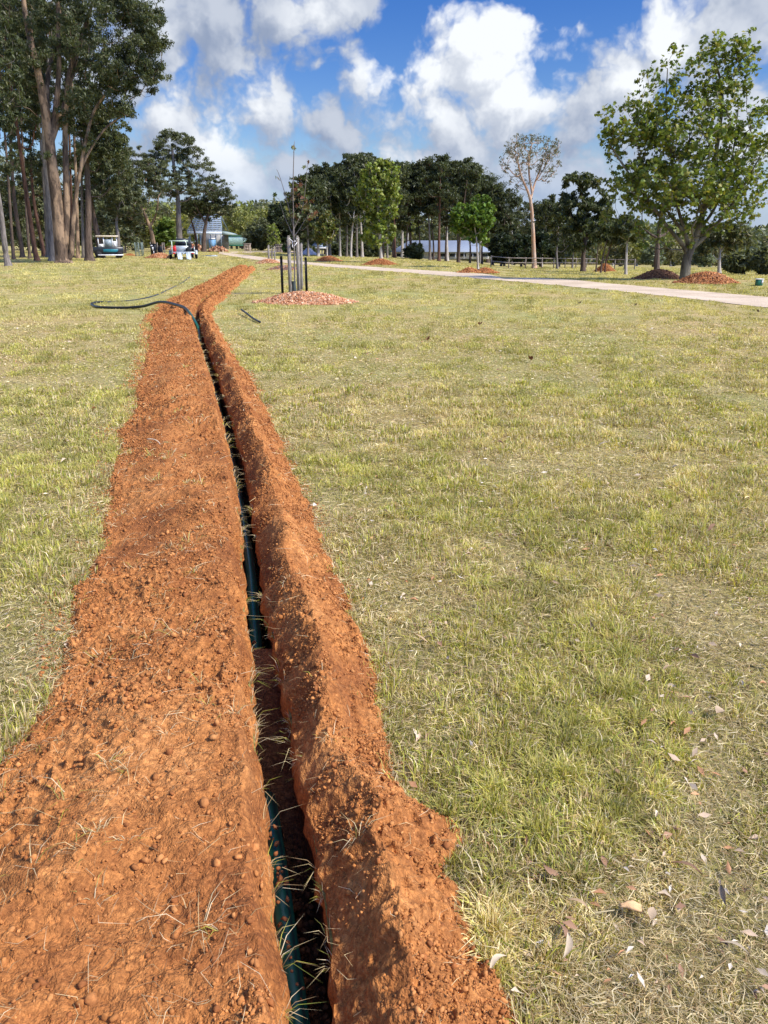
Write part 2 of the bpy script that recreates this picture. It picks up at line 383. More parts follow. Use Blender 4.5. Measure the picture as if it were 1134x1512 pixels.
def bank(side):
    ys = [Y0]
    while ys[-1] < YE+.5: ys.append(ys[-1]+max(.004, .0034*ys[-1]))
    ys = np.array(ys); nc = 210
    u = np.linspace(-.012, 1.1, nc)
    w = wl(ys) if side < 0 else wr(ys)
    Y = np.repeat(ys[:, None], nc, 1); Dd = u[None, :]*w[:, None]
    Dd[:, 0] = -.012
    h = left_h(Dd, Y) if side < 0 else right_h(Dd, Y)
    lip = (lipL(ys) if side < 0 else lipR(ys))
    jag = .014*(fbm(ys*5, ys*0, 4, 90+side)-.5)+.010*(vnoise(ys*26, ys*0, 91+side)-.5)
    lip = lip+jag*2
    X = lip[:, None]+side*Dd
    X += .006*(vnoise(X*45, Y*45, 61)-.5); 
    Z = h+H(X, Y); Z[:, 0] = -.05
    q = grid_faces(len(ys), nc)
    if side < 0: q = q[:, ::-1]
    return np.stack([X, Y, Z], -1).reshape(-1, 3), q
for side, lab in ((-1, 'broad low bank of loose red soil along the left edge of the trench'), (1, 'narrow steep ridge of red soil along the right edge of the trench')):
    V, q = bank(side)
    o = new_mesh('soil_bank', V, q.ravel(), np.full(len(q), 4), M_soil, None, True)
    tag(o, lab, 'soil bank', 'banks of dug red soil')
# trench slot
ys = np.concatenate([np.arange(Y0-.3, 6, .02), np.geomspace(6, YE+.3, 300)[1:]])
fl = .50+.05*(fbm(ys*2, ys*0, 3, 3)-.5)
fl = fl-(.16*ss(ys, 1.75, 2.15)+.26*ss(ys, 2.15, 2.85))*(1-ss(ys, 2.90, 2.96))
fl = np.where(ys > YE-.5, fl*np.clip((YE+.2-ys)/.7, .05, 1), fl)
prof = []
K = 14
for k in range(K): prof.append(('L', k/(K-1)))
for k in range(1, 8): prof.append(('F', k/8))
for k in range(K): prof.append(('R', 1-k/(K-1)))
V = np.zeros((len(ys), len(prof), 3))
for j, (s_, f) in enumerate(prof):
    if s_ == 'F': xo = lipL(ys)+slot_w(ys)*f; z = -fl
    else: xo = lipL(ys) if s_ == 'L' else lipR(ys); z = -fl*f-.004
    nz = .022*(fbm(ys*5+9*(s_ == 'R'), ys*0+f*fl.mean()*9, 4, 71)-.5)+.010*(vnoise(ys*24+5*(s_ == 'R'), f*18+ys*0, 72)-.5)
    if s_ == 'L': xo = xo-.012+nz
    if s_ == 'R': xo = xo+.012-nz
    if s_ == 'F': z = z+.03*(fbm(xo*12, ys*12, 3, 73)-.5)
    V[:, j] = np.stack([xo, ys, z], -1)
q = grid_faces(len(ys), len(prof))
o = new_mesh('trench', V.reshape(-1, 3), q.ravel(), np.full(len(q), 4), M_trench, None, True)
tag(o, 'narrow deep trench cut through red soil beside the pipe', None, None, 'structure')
# ================================================================== ground sheet (two halves joined past the trench end, one mesh)
def ground_mat():
    m = Mat('ground_turf'); v = m.pos()
    big = m.noise(v, .22, 5, .6); mid = m.noise(v, 1.6, 6, .65); fine = m.noise(v, 34, 7, .75); vf = m.noise(m.pos((1, .35, 1)), 120, 3, .6)
    c1 = m.ramp(mid, [(.33, (.30, .28, .09)), (.5, (.42, .37, .17)), (.68, (.54, .46, .25))])
    c2 = m.ramp(big, [(.35, (.80, .98, .72)), (.62, (1.12, 1.02, 1.0))])
    c = m.mix(1.0, c1, c2, 'MULTIPLY')
    d = m.ramp(fine, [(.3, (.30, .26, .22)), (.5, (.80, .74, .66)), (.7, (1.35, 1.28, 1.15))]); c = m.mix(1.0, c, d, 'MULTIPLY')
    m.col(c); m.rough(.95); m.bump(fine, 1.0, .03); return m.m
M_ground = ground_mat()
rows = np.concatenate([[-60, -20, -8, -3, -1], np.arange(0, 6, .25), np.geomspace(6, YE, 60)[:-1], [YE, YE+.3, YE+.6], np.geomspace(YE+1.5, 900, 60)])
off = np.concatenate([[0], np.geomspace(.2, 900, 60)])
Vg = []; 
for sgn in (-1, 1):
    lip = np.where(rows <= YE+.1, lipL(rows) if sgn < 0 else lipR(rows), cx(np.minimum(rows, YE+.1)))
    X = lip[:, None]+sgn*off[None, :]; Y = np.repeat(rows[:, None], len(off), 1)
    Vg.append(np.stack([X, Y, H(X, Y)], -1).reshape(-1, 3))
q = grid_faces(len(rows), len(off)); qa = q[:, ::-1]; qb = q+len(Vg[0])
Q = np.concatenate([qa, qb])
o = new_mesh('ground', np.concatenate(Vg), Q.ravel(), np.full(len(Q), 4), M_ground, None, True); tag(o, 'mown paddock turf of mixed green and straw grass', None, None, 'structure')
# ------------------------------------------------------------------ gravel track
def gravel_mat():
    m = Mat('gravel'); v = m.pos(); a = m.noise(v, .6, 5); b = m.noise(v, 24, 5, .7)
    c = m.mix(1.0, m.ramp(a, [(.35, (.45, .355, .24)), (.65, (.60, .49, .35))]), m.ramp(b, [(.3, (.7, .7, .7)), (.7, (1.2, 1.2, 1.2))]), 'MULTIPLY')
    m.col(c); m.rough(.95); m.bump(b, .6, .02); return m.m
M_gravel = gravel_mat()
up = [(325,372.8),(345,374.5),(370,377.5),(395,380.8),(480,389.6),(600,397.6),(700,403.8),(800,411),(900,419),(1000,427.5),(1134,439),(1300,453),(1600,480)]
lo = [(322,374.5),(340,378),(370,382.5),(395,385.8),(480,393.8),(600,403),(700,411),(800,419.5),(900,429),(1000,439.5),(1134,455),(1300,473),(1600,508)]
def strip(name, up, lo, lift, label):
    U = np.array([gp(*p) for p in up]); Lo = np.array([gp(*p) for p in lo]); V = []; NC = 9
    def dens(P):
        out = []
        for i in range(len(P)-1):
            for t in np.arange(0, 1, .05): out.append(P[i]*(1-t)+P[i+1]*t)
        out.append(P[-1]); return np.array(out)
    U = dens(U); Lo = dens(Lo); n = len(U)
    jit = (.30*(fbm(U[:, 0]*.9, U[:, 1]*.9, 3, 81)-.5), .30*(fbm(Lo[:, 0]*.9, Lo[:, 1]*.9, 3, 82)-.5))
    for i in range(n):
        d = (U[i]-Lo[i]); ln = np.linalg.norm(d[:2])+1e-6; dd = d/ln
        for k in range(NC):
            f = k/(NC-1); p = (Lo[i]+dd*jit[1][i])*(1-f)+(U[i]+dd*jit[0][i])*f
            V.append((p[0], p[1], float(H(p[0], p[1]))+lift))
    q = grid_faces(n, NC); o = new_mesh(name, np.array(V), q.ravel(), np.full(len(q), 4), M_gravel, None, True); tag(o, label, None, None, 'structure')
    return U, Lo
RU, RL = strip('gravel_track', up, lo, .012, 'pale gravel track crossing the paddock')
up2 = [(323,372.6),(345,371.6),(380,371.0),(420,370.8),(455,371)]
lo2 = [(326,374.2),(345,374),(380,373.3),(420,373),(455,373)]
strip('gravel_path', up2, lo2, .02, 'far branch of the gravel track curving away')
def on_road(x, y):
    m = np.zeros(len(x), bool)
    yu = np.interp(x, RU[:, 0], RU[:, 1]); yl = np.interp(x, RL[:, 0], RL[:, 1])
    return (x > RL[0, 0]) & (y < yu) & (y > yl)
# ================================================================== mounds
MOUNDS = []
def mound(cx_, cyb, hw, hp, name, label, cat, cols, chip, nchip, soilm=None, lobes=1, group=None, aspect=.8):
    g = gp(cx_, cyb); sc = g[1]/F_PX*(1.0/ (CP-(cyb-CY)/F_PX*SP))  # metres per view unit
    a = hw*sc; b = a*aspect; h = hp*sc
    g = g+np.array([0, b*.0, 0])
    MOUNDS.append((g[0], g[1], a*1.0, b*1.0))
    NR, NT = 26, 64; V = []; th = np.arange(NT)/NT*2*math.pi
    for i in range(NR+1):
        r = i/NR; rr = r*(1+.10*(fbm(np.cos(th)*1.5+cx_, np.sin(th)*1.5, 3, 13)-.5)*2)
        x = rr*np.cos(th)*a; y = rr*np.sin(th)*b
        p = np.cos(np.clip(r, 0, 1)*math.pi/2)**1.15
        if lobes == 2: p = np.maximum(np.exp(-(((x/a+.42)/.42)**2+(y/b/.6)**2)), .92*np.exp(-(((x/a-.42)/.42)**2+(y/b/.6)**2)))*(1-r**4)
        z = h*p*(.85+.3*fbm(x*1.3+cx_, y*1.3, 3, 14))+.05*(fbm(x*6, y*6, 3, 15)-.5)*(1-r)-.02*(r > .97)
        V.append(np.stack([x, y, z], -1))
    V = np.concatenate(V); F = []
    for i in range(NR):
        for j in range(NT): F.append((i*NT+j, (i+1)*NT+j, (i+1)*NT+(j+1) % NT, i*NT+(j+1) % NT))
    F = np.array(F)
    c = np.array(cols)
    if soilm is None:
        pc = c[rng.integers(0, len(c), len(V))]*.75
        top = new_mesh(name, V, F.ravel(), np.full(len(F), 4), M_attr, pc, True, None, tuple(g))
    else: top = new_mesh(name, V, F.ravel(), np.full(len(F), 4), soilm, None, True, None, tuple(g))
    tag(top, label, cat, group)
    if nchip:
        r = np.sqrt(rng.random(nchip))*1.03+np.abs(rng.normal(0, .035, nchip)); t = rng.random(nchip)*6.283
        x = r*np.cos(t)*a*(1+.1*(fbm(np.cos(t)*1.5+cx_, np.sin(t)*1.5, 3, 13)-.5)*2); y = r*np.sin(t)*b
        p = np.cos(np.clip(r, 0, 1)*math.pi/2)**1.15
        if lobes == 2: p = np.maximum(np.exp(-(((x/a+.42)/.42)**2+(y/b/.6)**2)), .92*np.exp(-(((x/a-.42)/.42)**2+(y/b/.6)**2)))*(1-np.minimum(r, 1)**4)
        z = h*p*(.85+.3*fbm(x*1.3+cx_, y*1.3, 3, 14))+.05*(fbm(x*6, y*6, 3, 15)-.5)*np.clip(1-r, 0, 1)+chip*.12
        z = np.maximum(z, .01)
        V, F = shards(np.stack([x, y, z], -1), chip, .32, .16, rng)
        pc = np.repeat(c[rng.integers(0, len(c), nchip)]*rng.uniform(.7, 1.25, (nchip, 1)), 8, 0)
        ch = new_mesh('chips' if soilm is None else 'clod_surface', V, F.ravel(), np.full(len(F), 4), M_attr, pc, False, top); ch['kind'] = 'stuff'
    return top, g, sc
def rotmat(n, rg, tilt=1.0):
    a = rg.random(n)*6.283; b = rg.normal(0, .45*tilt, n); c = rg.normal(0, .45*tilt, n)
    ca, sa, cb, sb, cc, sc_ = np.cos(a), np.sin(a), np.cos(b), np.sin(b), np.cos(c), np.sin(c)
    Rz = np.zeros((n, 3, 3)); Rz[:, 0, 0] = ca; Rz[:, 0, 1] = -sa; Rz[:, 1, 0] = sa; Rz[:, 1, 1] = ca; Rz[:, 2, 2] = 1
    Rx = np.zeros((n, 3, 3)); Rx[:, 1, 1] = cb; Rx[:, 1, 2] = -sb; Rx[:, 2, 1] = sb; Rx[:, 2, 2] = cb; Rx[:, 0, 0] = 1
    Ry = np.zeros((n, 3, 3)); Ry[:, 0, 0] = cc; Ry[:, 0, 2] = sc_; Ry[:, 2, 0] = -sc_; Ry[:, 2, 2] = cc; Ry[:, 1, 1] = 1
    return Rz @ Rx @ Ry
CUBE = np.array([(i, j, k) for k in (-1, 1) for i, j in ((-1, -1), (1, -1), (1, 1), (-1, 1))], float)*.5
CF = np.array([(3, 2, 1, 0), (4, 5, 6, 7), (0, 1, 5, 4), (1, 2, 6, 5), (2, 3, 7, 6), (3, 0, 4, 7)])
def shards(P, L_, wr_, tr_, rg, tilt=1.0):
    n = len(P); s = np.stack([L_*rg.uniform(.5, 1.3, n), L_*wr_*rg.uniform(.5, 1.5, n), L_*tr_*rg.uniform(.5, 1.4, n)], -1)
    v = CUBE[None]*s[:, None, :]*rg.uniform(.7, 1.2, (n, 8, 1)); v = np.einsum('nij,nkj->nki', rotmat(n, rg, tilt), v)+P[:, None, :]
    F = (CF[None]+np.arange(n)[:, None, None]*8).reshape(-1, 4); return v.reshape(-1, 3), F
CH_S = [(.56,.27,.13),(.48,.21,.10),(.66,.38,.21),(.34,.13,.06),(.60,.36,.20),(.40,.18,.09),(.70,.50,.33)]
CH_D = [(.32,.16,.085),(.40,.20,.10),(.24,.11,.06),(.46,.25,.13),(.20,.10,.06)]
CH_O = [(.46,.20,.075),(.38,.15,.055),(.54,.27,.11),(.30,.11,.045)]
CH_G = [(.24,.17,.13),(.34,.25,.19),(.15,.10,.08),(.42,.28,.2)]
MG = 'mulch and soil mounds around the trees'
mound(450,446,71,13.5,'mulch_mound','wide salmon wood chip mound under the staked leafless sapling','mulch mound',CH_S,.085,6500,group=MG,aspect=.85)
mound(396,389,19,6,'mulch_mound','small pink wood chip mound around the small leafy staked sapling','mulch mound',CH_S,.13,1500,group=MG)
mound(419,398.5,24,5.5,'mulch_mound','grey brown chip mound behind the left black picket','mulch mound',CH_G+CH_S[:2],.12,1500,group=MG)
mound(485,385.5,20,7,'soil_mound','orange soil mound under the small round tree by the track','soil mound',CH_O,.12,1000,M_soil_far,group=MG)
mound(561,391,26,8,'soil_mound','orange soil mound under the tall narrow light green tree','soil mound',CH_O,.12,1400,M_soil_far,group=MG)
mound(705,402.5,30,7,'soil_mound','low two humped orange mound under the bright green round tree','soil mound',CH_O,.12,1600,M_soil_far,2,group=MG)
mound(972,412,35,13,'mulch_mound','dark red brown mulch heap left of the big plane tree trunk','mulch mound',CH_D,.12,3200,group=MG)
mound(1043,418,43,15,'mulch_mound','large orange brown bark chip heap right of the plane tree trunk','mulch mound',CH_O+CH_D[:2],.13,4200,group=MG)
mound(893,401,16,10,'soil_mound','bright red soil heap beside the far post and rail fence','soil mound',CH_O,.12,900,M_soil_far,group=MG)
mound(236,381,20,7,'mulch_mound','orange chip mound at the foot of the black tree guard','mulch mound',CH_S+CH_O,.16,1200,group=MG)
mound(192,377.5,9,2.5,'soil_mound','tiny low brown mound left of the grey wire tree guard','soil mound',CH_O,.14,300,M_soil_far,group=MG)
def on_mound(x, y):
    m = np.zeros(len(x), bool)
    for (a, b, c, d) in MOUNDS: m |= ((x-a)/c)**2+((y-b)/d)**2 < .94
    return m
# ================================================================== grass
def in_dig(x, y, pad=0.0):
    y_ = np.asarray(y); c = cx(y_)
    inside = (x > lipL(y_)-wl(y_)*.95-pad) & (x < lipR(y_)+wr(y_)*.95+pad) & (y_ < YE+.25)
    return inside
GREEN = np.array([(.43,.44,.06),(.34,.38,.05),(.53,.51,.08),(.21,.27,.04),(.50,.45,.11)])
STRAW = np.array([(.74,.60,.31),(.80,.69,.43),(.60,.46,.22),(.68,.57,.33),(.44,.30,.15)])
DRY_SPOTS = [(gp(*p), r_, a_) for p, r_, a_ in [((520,800),.45,.5),((545,850),.4,.4),((570,980),.35,.5),((640,820),.4,.2),((930,620),1.2,.25),((620,600),1.0,.2),((500,620),.7,.15),((1000,1150),.3,.3),((760,1330),.2,.3),((900,1390),.25,.3),((60,800),.4,-.3),
   ((60,900),.4,-.4),((40,1010),.3,-.4),((100,560),1.2,-.3),((40,700),.6,-.25),((700,1150),.3,-.25),((830,1080),.3,-.15),((640,760),.5,-.3),((1030,1130),.3,-.2),((740,1230),.2,-.3),((480,560),.7,-.3),((900,760),.6,-.2),((460,680),.4,-.25),((700,520),1.5,-.2),((860,660),.8,.3),((300,430),2.5,.2),((60,430),3,.15)]]
BARE_SPOTS = [(gp(*p), r_, a_) for p, r_, a_ in [((960,990),.42,.45),((1060,1040),.30,.4),((560,880),.22,.4),((620,950),.16,.3),((1000,1380),.20,.5),((1100,1440),.25,.55),((840,1420),.12,.3),((880,900),.25,.3),((985,710),.25,.3),((30,890),.2,.2),((700,1290),.12,.3),((780,605),.3,.15)]]
def spots_(x, y, L_):
    t = 0
    for g_, r_, a_ in L_: t = t+a_*np.exp(-(((x-g_[0])/r_)**2+((y-g_[1])/(r_*1.25))**2))
    return t
def dryness(x, y):
    return .5+2.6*(.5*fbm(x*.38+5, y*.24, 4, 101)+.5*fbm(x*2.1, y*1.5, 4, 102)-.50)+spots_(x, y, DRY_SPOTS)
def bareness(x, y): return fbm(x*1.3+40, y*1.1, 4, 103)+.38*spots_(x, y, BARE_SPOTS)
def make_blades(x, y, z, h, w, lean, az, colb, rg, curl=1.0):
    n = len(x); fx, fy = np.cos(az), np.sin(az)
    # facing: blade width mostly across random direction
    wa = az+math.pi/2+rg.normal(0, .5, n); wx, wy = np.cos(wa)*w/2, np.sin(wa)*w/2
    b = np.stack([x, y, z], -1); wv = np.stack([wx, wy, np.zeros(n)], -1)
    m = b+np.stack([fx*lean*h*.38, fy*lean*h*.38, h*.60], -1)
    t = b+np.stack([fx*lean*h*(1.05*curl), fy*lean*h*(1.05*curl), h*(1-.33*np.clip(lean, 0, 1.6))], -1)
    V = np.stack([b-wv, b+wv, m+wv*.85, m-wv*.85, t], 1)
    base = np.arange(n)[:, None]*5
    quads = base+np.array([[0, 1, 2, 3]]); tris = base+np.array([[3, 2, 4]])
    loops = np.concatenate([quads, tris], 1).ravel(); sizes = np.tile([4, 3], n)
    bs = colb*.45+np.array([.50,.40,.22])*.42   # grass is straw coloured at the sheath
    C = np.stack([bs, bs, colb, colb, colb*.8+np.array([.6,.46,.22])*.22], 1)
    return V.reshape(-1, 3), loops, sizes, C.reshape(-1, 3)
def grass(N, seed):
    rg = np.random.default_rng(seed)
    d = np.exp(rg.uniform(math.log(.6), math.log(130), N)); a = rg.uniform(-.64, .64, N)
    # part of the blades gather in tufts
    x = np.tan(a)*(d+1.7); y = d
    k = rg.random(N) < .72; cell = .10+.016*d
    cxx = (np.floor(x/cell)); cyy = np.floor(y/cell)
    jx = (hsh(cxx, cyy, 5)+.5*rg.normal(0, .35, N))*cell+cxx*cell; jy = (hsh(cxx, cyy, 6)+.5*rg.normal(0, .35, N))*cell+cyy*cell
    dirx = np.where(k, jx-(cxx+hsh(cxx, cyy, 5))*cell, 0); diry = np.where(k, jy-(cyy+hsh(cxx, cyy, 6))*cell, 0)
    x = np.where(k, jx, x); y = np.where(k, jy, y)
    bare = bareness(x, y)
    keep = ~in_dig(x, y) & ~on_road(x, y) & ~on_mound(x, y) & (rg.random(N) > ss(bare, .57, .72)*.70) & (y > .5)
    x, y, dirx, diry, cxx, cyy = x[keep], y[keep], dirx[keep], diry[keep], cxx[keep], cyy[keep]; n = len(x)
    dist = np.hypot(x, y)
    dry = dryness(x, y)+.34*(hsh(cxx, cyy, 8)-.5)+rg.normal(0, .11, n)
    f = ss(dry, .22, .80)
    g = GREEN[rg.integers(0, 5, n)]; s_ = STRAW[rg.integers(0, 5, n)]
    isd = rg.random(n) < f*.72+.12
    mixv = np.where(isd, rg.uniform(.6, 1, n), rg.uniform(0, .35, n))[:, None]
    c = (g*(1-mixv)+s_*mixv)*rg.uniform(.75, 1.25, (n, 1))*(.72+.56*hsh(cxx, cyy, 15))[:, None]
    damp = (ss(dist, 6, 26)*.65)[:, None]; c = c*(1-damp)+(np.array([.52,.47,.165])*(.8+.5*ss(dry, .2, .9))[:, None]*np.where(dry > .5, 1.0, .92)[:, None])*damp
    hh = (1-.45*ss(bare[keep], .5, .66))*.044*(.35+1.3*ss(fbm(x*1.3, y*.9, 4, 104), .3, .7))*rg.uniform(.45, 1.5, n)*(.7+.7*hsh(cxx, cyy, 12))
    hh = hh*np.where(rg.random(n) < .02, 1.9, 1)
    hh *= np.interp(dist, [0, 3, 20, 60], [1.15, 1.0, .95, 1.3])
    hh = np.minimum(hh, .062*rg.uniform(.75, 1.1, n)*np.interp(dist, [0, 20, 60], [1, 1, 1.4]))
    w = np.maximum(.0036*rg.uniform(.6, 1.4, n), .00085*dist*rg.uniform(.6, 1.2, n))
    az = np.where((np.abs(dirx)+np.abs(diry)) > 0, np.arctan2(diry, dirx)+rg.normal(0, 1.25, n), rg.random(n)*6.283)
    lean = np.abs(rg.normal(.36, .32, n))
    flat = rg.random(n) < .22; lean = np.where(flat, 1.5+.8*rg.random(n), lean)
    return make_blades(x, y, H(x, y)-.002, hh, w, lean, az, c, rg)
V, l, s, C = grass(1650000, 11)
o = new_mesh('grass', V, l, s, M_grass, C); tag(o, 'patchy green and straw coloured mown grass', None, None, 'stuff')
# taller clumps near the camera
def tufts(pts, seed, hmin, hmax, nb, straw, spread=.03, w=.0028, zfun=None, lean=.8):
    rg = np.random.default_rng(seed); X = []; 
    for (x, y, sc_) in pts:
        n = int(nb*rg.uniform(.6, 1.4)); az = rg.random(n)*6.283; r = np.abs(rg.normal(0, spread*sc_, n))
        px_ = x+np.cos(az)*r; py_ = y+np.sin(az)*r; h = rg.uniform(hmin, hmax, n)*sc_
        isd = rg.random(n) < straw; c = np.where(isd[:, None], STRAW[rg.integers(0, 5, n)], GREEN[rg.integers(0, 5, n)])*rg.uniform(.75, 1.2, (n, 1))
        z = zfun(px_, py_) if zfun else H(px_, py_)
        X.append(make_blades(px_, py_, z, h, np.full(n, w)*max(1, math.hypot(x, y)*.35), np.abs(rg.normal(lean, .4, n)), az+rg.normal(0, .4, n), c, rg))
    V = np.concatenate([a[0] for a in X]); offs = np.cumsum([0]+[len(a[0]) for a in X[:-1]])
    return V, np.concatenate([a[1]+o_ for a, o_ in zip(X, offs)]), np.concatenate([a[2] for a in X]), np.concatenate([a[3] for a in X])
rg = np.random.default_rng(3); pts = []
while len(pts) < 1300:
    d = math.exp(rg.uniform(math.log(1.1), math.log(9))); x = math.tan(rg.uniform(-.6, .6))*(d+1.5)
    if in_dig(np.array([x]), np.array([d]), .03)[0]: continue
    if bareness(np.array([x]), np.array([d]))[0] > .60: continue
    pts.append((x, d, rg.uniform(.6, 1.25)))
V, l, s, C = tufts(pts, 4, .03, .068, 60, .45, .085, .0036, None, .32)
o = new_mesh('grass_clumps', V, l, s, M_grass, C); tag(o, 'longer lime and straw grass clumps near the trench', None, None, 'stuff')
# thatch: dead blades and litter bits lying on the ground
def thatch(N):
    rg = np.random.default_rng(21); d = np.exp(rg.uniform(math.log(.8), math.log(16), N)); x = np.tan(rg.uniform(-.64, .64, N))*(d+1.7); y = d
    k = ~in_dig(x, y) & ~on_mound(x, y); x, y = x[k], y[k]; n = len(x); dist = np.hypot(x, y)
    L_ = rg.uniform(.015, .06, n); w = np.maximum(.0015, .0007*dist)*rg.uniform(.6, 1.6, n); az = rg.random(n)*6.283; el = rg.normal(.05, .18, n)
    dv = np.stack([np.cos(az)*np.cos(el), np.sin(az)*np.cos(el), np.sin(el)], -1)*L_[:, None]/2; wv = np.stack([-np.sin(az), np.cos(az), rg.normal(0, .5, n)], -1)*w[:, None]/2
    c = np.stack([x, y, np.abs(rg.normal(.012, .008, n))+.004], -1); kink = rg.normal(0, .15, (n, 3))*L_[:, None]*np.array([1, 1, .3])
    V = np.stack([c-dv-wv*.6, c-dv+wv*.6, c+kink+wv, c+kink-wv, c+dv], 1); base = np.arange(n)[:, None]*5
    loops = np.concatenate([base+np.array([[0, 1, 2, 3]]), base+np.array([[3, 2, 4]])], 1).ravel()
    C = np.repeat(STRAW[rg.integers(0, 5, n)]*rg.uniform(.4, 1.15, (n, 1)), 5, 0)
    return V.reshape(-1, 3), loops, np.tile([4, 3], n), C
V, l, s, C = thatch(280000)
o = new_mesh('straw_litter', V, l, s, M_grass, C); tag(o, 'dead straw thatch lying between the grass', None, None, 'stuff')
# ------------------------------------------------------------------ grass on the trench lips, straw and roots on the banks
def bank_z(x, y):
    x = np.atleast_1d(x).astype(float); y = np.atleast_1d(y).astype(float)
    dl = lipL(y)-x; dr = x-lipR(y)
    z = np.where(dl > 0, left_h(dl, y), np.where(dr > 0, right_h(dr, y), -.03)); return np.maximum(z, -.04)
rg = np.random.default_rng(8); pts = []
yy = .8
while yy < 30:
    for sd in (-1, 1):
        if rg.random() < (.75 if sd < 0 else .5) and not (3.2 < yy < 3.6 and sd < 0):
            xx = float((lipL(yy) if sd < 0 else lipR(yy))+(-.004 if sd < 0 else .004)); pts.append((xx, yy, rg.uniform(.5, 1.15)))
    yy += rg.uniform(.05, .16)*max(1, yy*.22)
V, l, s, C = tufts(pts, 5, .025, .075, 22, .72, .012, .0022, lambda a, b: a*0-.015, 1.3)
o = new_mesh('trench_edge_grass', V, l, s, M_grass, C); tag(o, 'dry cut grass fringe hanging over the trench lips', None, None, 'stuff')
pts = []
for (px, py, s_) in [(110,1250,1.4),(300,1415,1.2),(60,1340,1.0),(270,965,1.6),(220,960,1.0),(160,640,1),(290,650,2.2),(235,730,1.2),(230,690,1.3),(330,1415,.8),(250,700,1),(300,1050,1),(150,985,1),(60,1120,.8),(205,860,1),(280,830,1),(180,770,1),(300,745,1.2),(290,575,1.3),(275,560,1.2)]:
    g = gp(px, py); pts.append((g[0], g[1], s_))
for _ in range(60):
    y_ = math.exp(rg.uniform(math.log(1.3), math.log(16))); u = rg.uniform(.05, .95); x_ = float(lipL(y_)-wl(y_)*u) if rg.random() < .7 else float(lipR(y_)+wr(y_)*u); pts.append((x_, y_, rg.uniform(.4, .8)))
V, l, s, C = tufts(pts, 6, .02, .06, 14, .75, .03, .0022, lambda a, b: bank_z(a, b), 1.6)
o = new_mesh('uprooted_grass', V, l, s, M_grass, C); tag(o, 'torn grass and roots scattered on the red soil', None, None, 'stuff')
# clods on the banks
def clods(N):
    rg = np.random.default_rng(31); y = np.exp(rg.uniform(math.log(.7), math.log(50), N)); left = rg.random(N) < .62
    u = rg.random(N); u = np.where(rg.random(N) < .24, 1-rg.normal(0, .10, N), u); u = np.clip(u, .02, 1.22)
    x = np.where(left, lipL(y)-wl(y)*u, lipR(y)+wr(y)*u)
    dens = fbm(x*3, y*2.2, 3, 111); k = (rg.random(N) < .18+1.2*ss(dens, .45, .62)) | (u > .88); x, y, u, left = x[k], y[k], u[k], left[k]; n = len(x)
    dl = np.where(left, lipL(y)-x, x-lipR(y)); z = np.where(left, left_h(dl, y), right_h(dl, y))
    sz = .0026*np.exp(rg.exponential(.42, n)); sz = np.where(u > .88, sz*.8, sz); sz = np.minimum(sz, .0125)*np.where(left, 1, .75); sz = np.maximum(sz, .0011*y)*rg.uniform(.7, 1.3, n)
    z = np.maximum(z, 0)+sz*.2
    ico = ICO[None]*rg.uniform(.45, 1.4, (n, len(ICO), 1))*np.stack([sz, sz*rg.uniform(.7, 1, n), sz*rg.uniform(.55, .9, n)], -1)[:, None, :]
    v = np.einsum('nij,nkj->nki', rotmat(n, rg), ico)+np.stack([x, y, z], -1)[:, None, :]
    # half of them angular splinters rather than lumps
    sq = rg.random(n) < .6; k3 = np.abs(ico).max(-1, keepdims=True); v[sq] = (np.einsum('nij,nkj->nki', rotmat(n, rg, 2), np.clip(ico*1.7, -.52*sz[:, None, None], .52*sz[:, None, None]*1.2)*np.array([1.25, .8, .7]))+np.stack([x, y, z], -1)[:, None, :])[sq]
    F = (ICF[None]+np.arange(n)[:, None, None]*len(ICO)).reshape(-1, 3)
    base = 1.05*np.array([(.37,.15,.042),(.45,.20,.064),(.32,.125,.036),(.40,.165,.05),(.26,.095,.028)])
    C = np.repeat(base[rg.integers(0, 5, n)]*rg.uniform(.8, 1.2, (n, 1)), len(ICO), 0)
    return v.reshape(-1, 3), F, C
ph = (1+5**.5)/2
ICO = np.array([(-1, ph, 0), (1, ph, 0), (-1, -ph, 0), (1, -ph, 0), (0, -1, ph), (0, 1, ph), (0, -1, -ph), (0, 1, -ph), (ph, 0, -1), (ph, 0, 1), (-ph, 0, -1), (-ph, 0, 1)])/1.9*.5*2
ICF = np.array([(0,11,5),(0,5,1),(0,1,7),(0,7,10),(0,10,11),(1,5,9),(5,11,4),(11,10,2),(10,7,6),(7,1,8),(3,9,4),(3,4,2),(3,2,6),(3,6,8),(3,8,9),(4,9,5),(2,4,11),(6,2,10),(8,6,7),(9,8,1)])
def fallen(N):
    rg = np.random.default_rng(35); y = np.exp(rg.uniform(math.log(.9), math.log(8), N)); n = N; x = lipL(y)+slot_w(y)*np.clip(np.abs(rg.normal(0, .5, n)), .03, .97)
    on = rg.random(n) < .08; x = np.where(on, lipL(y)+.034+rg.normal(0, .012, n), x); zz_ = np.where(on, -.112, -.40)+rg.normal(0, .01, n); top_ = (y > 1.9) & (y < 2.92); zz_ = np.where(top_, -.36+.24*ss(y, 2.15, 2.85), zz_)
    k_ = ~(on & (y > 3)) ; x, y, zz_ = x[k_], y[k_], zz_[k_]; n = len(x); sz = rg.uniform(.003, .011, n)
    ico = ICO[None]*rg.uniform(.5, 1.35, (n, len(ICO), 1))*sz[:, None, None]; v = np.einsum('nij,nkj->nki', rotmat(n, rg), ico)+np.stack([x, y, zz_], -1)[:, None, :]
    F = (ICF[None]+np.arange(n)[:, None, None]*len(ICO)).reshape(-1, 3); return v.reshape(-1, 3), F, np.tile(np.array([.34, .12, .04]), (n*len(ICO), 1))
V, F, C = fallen(2600)
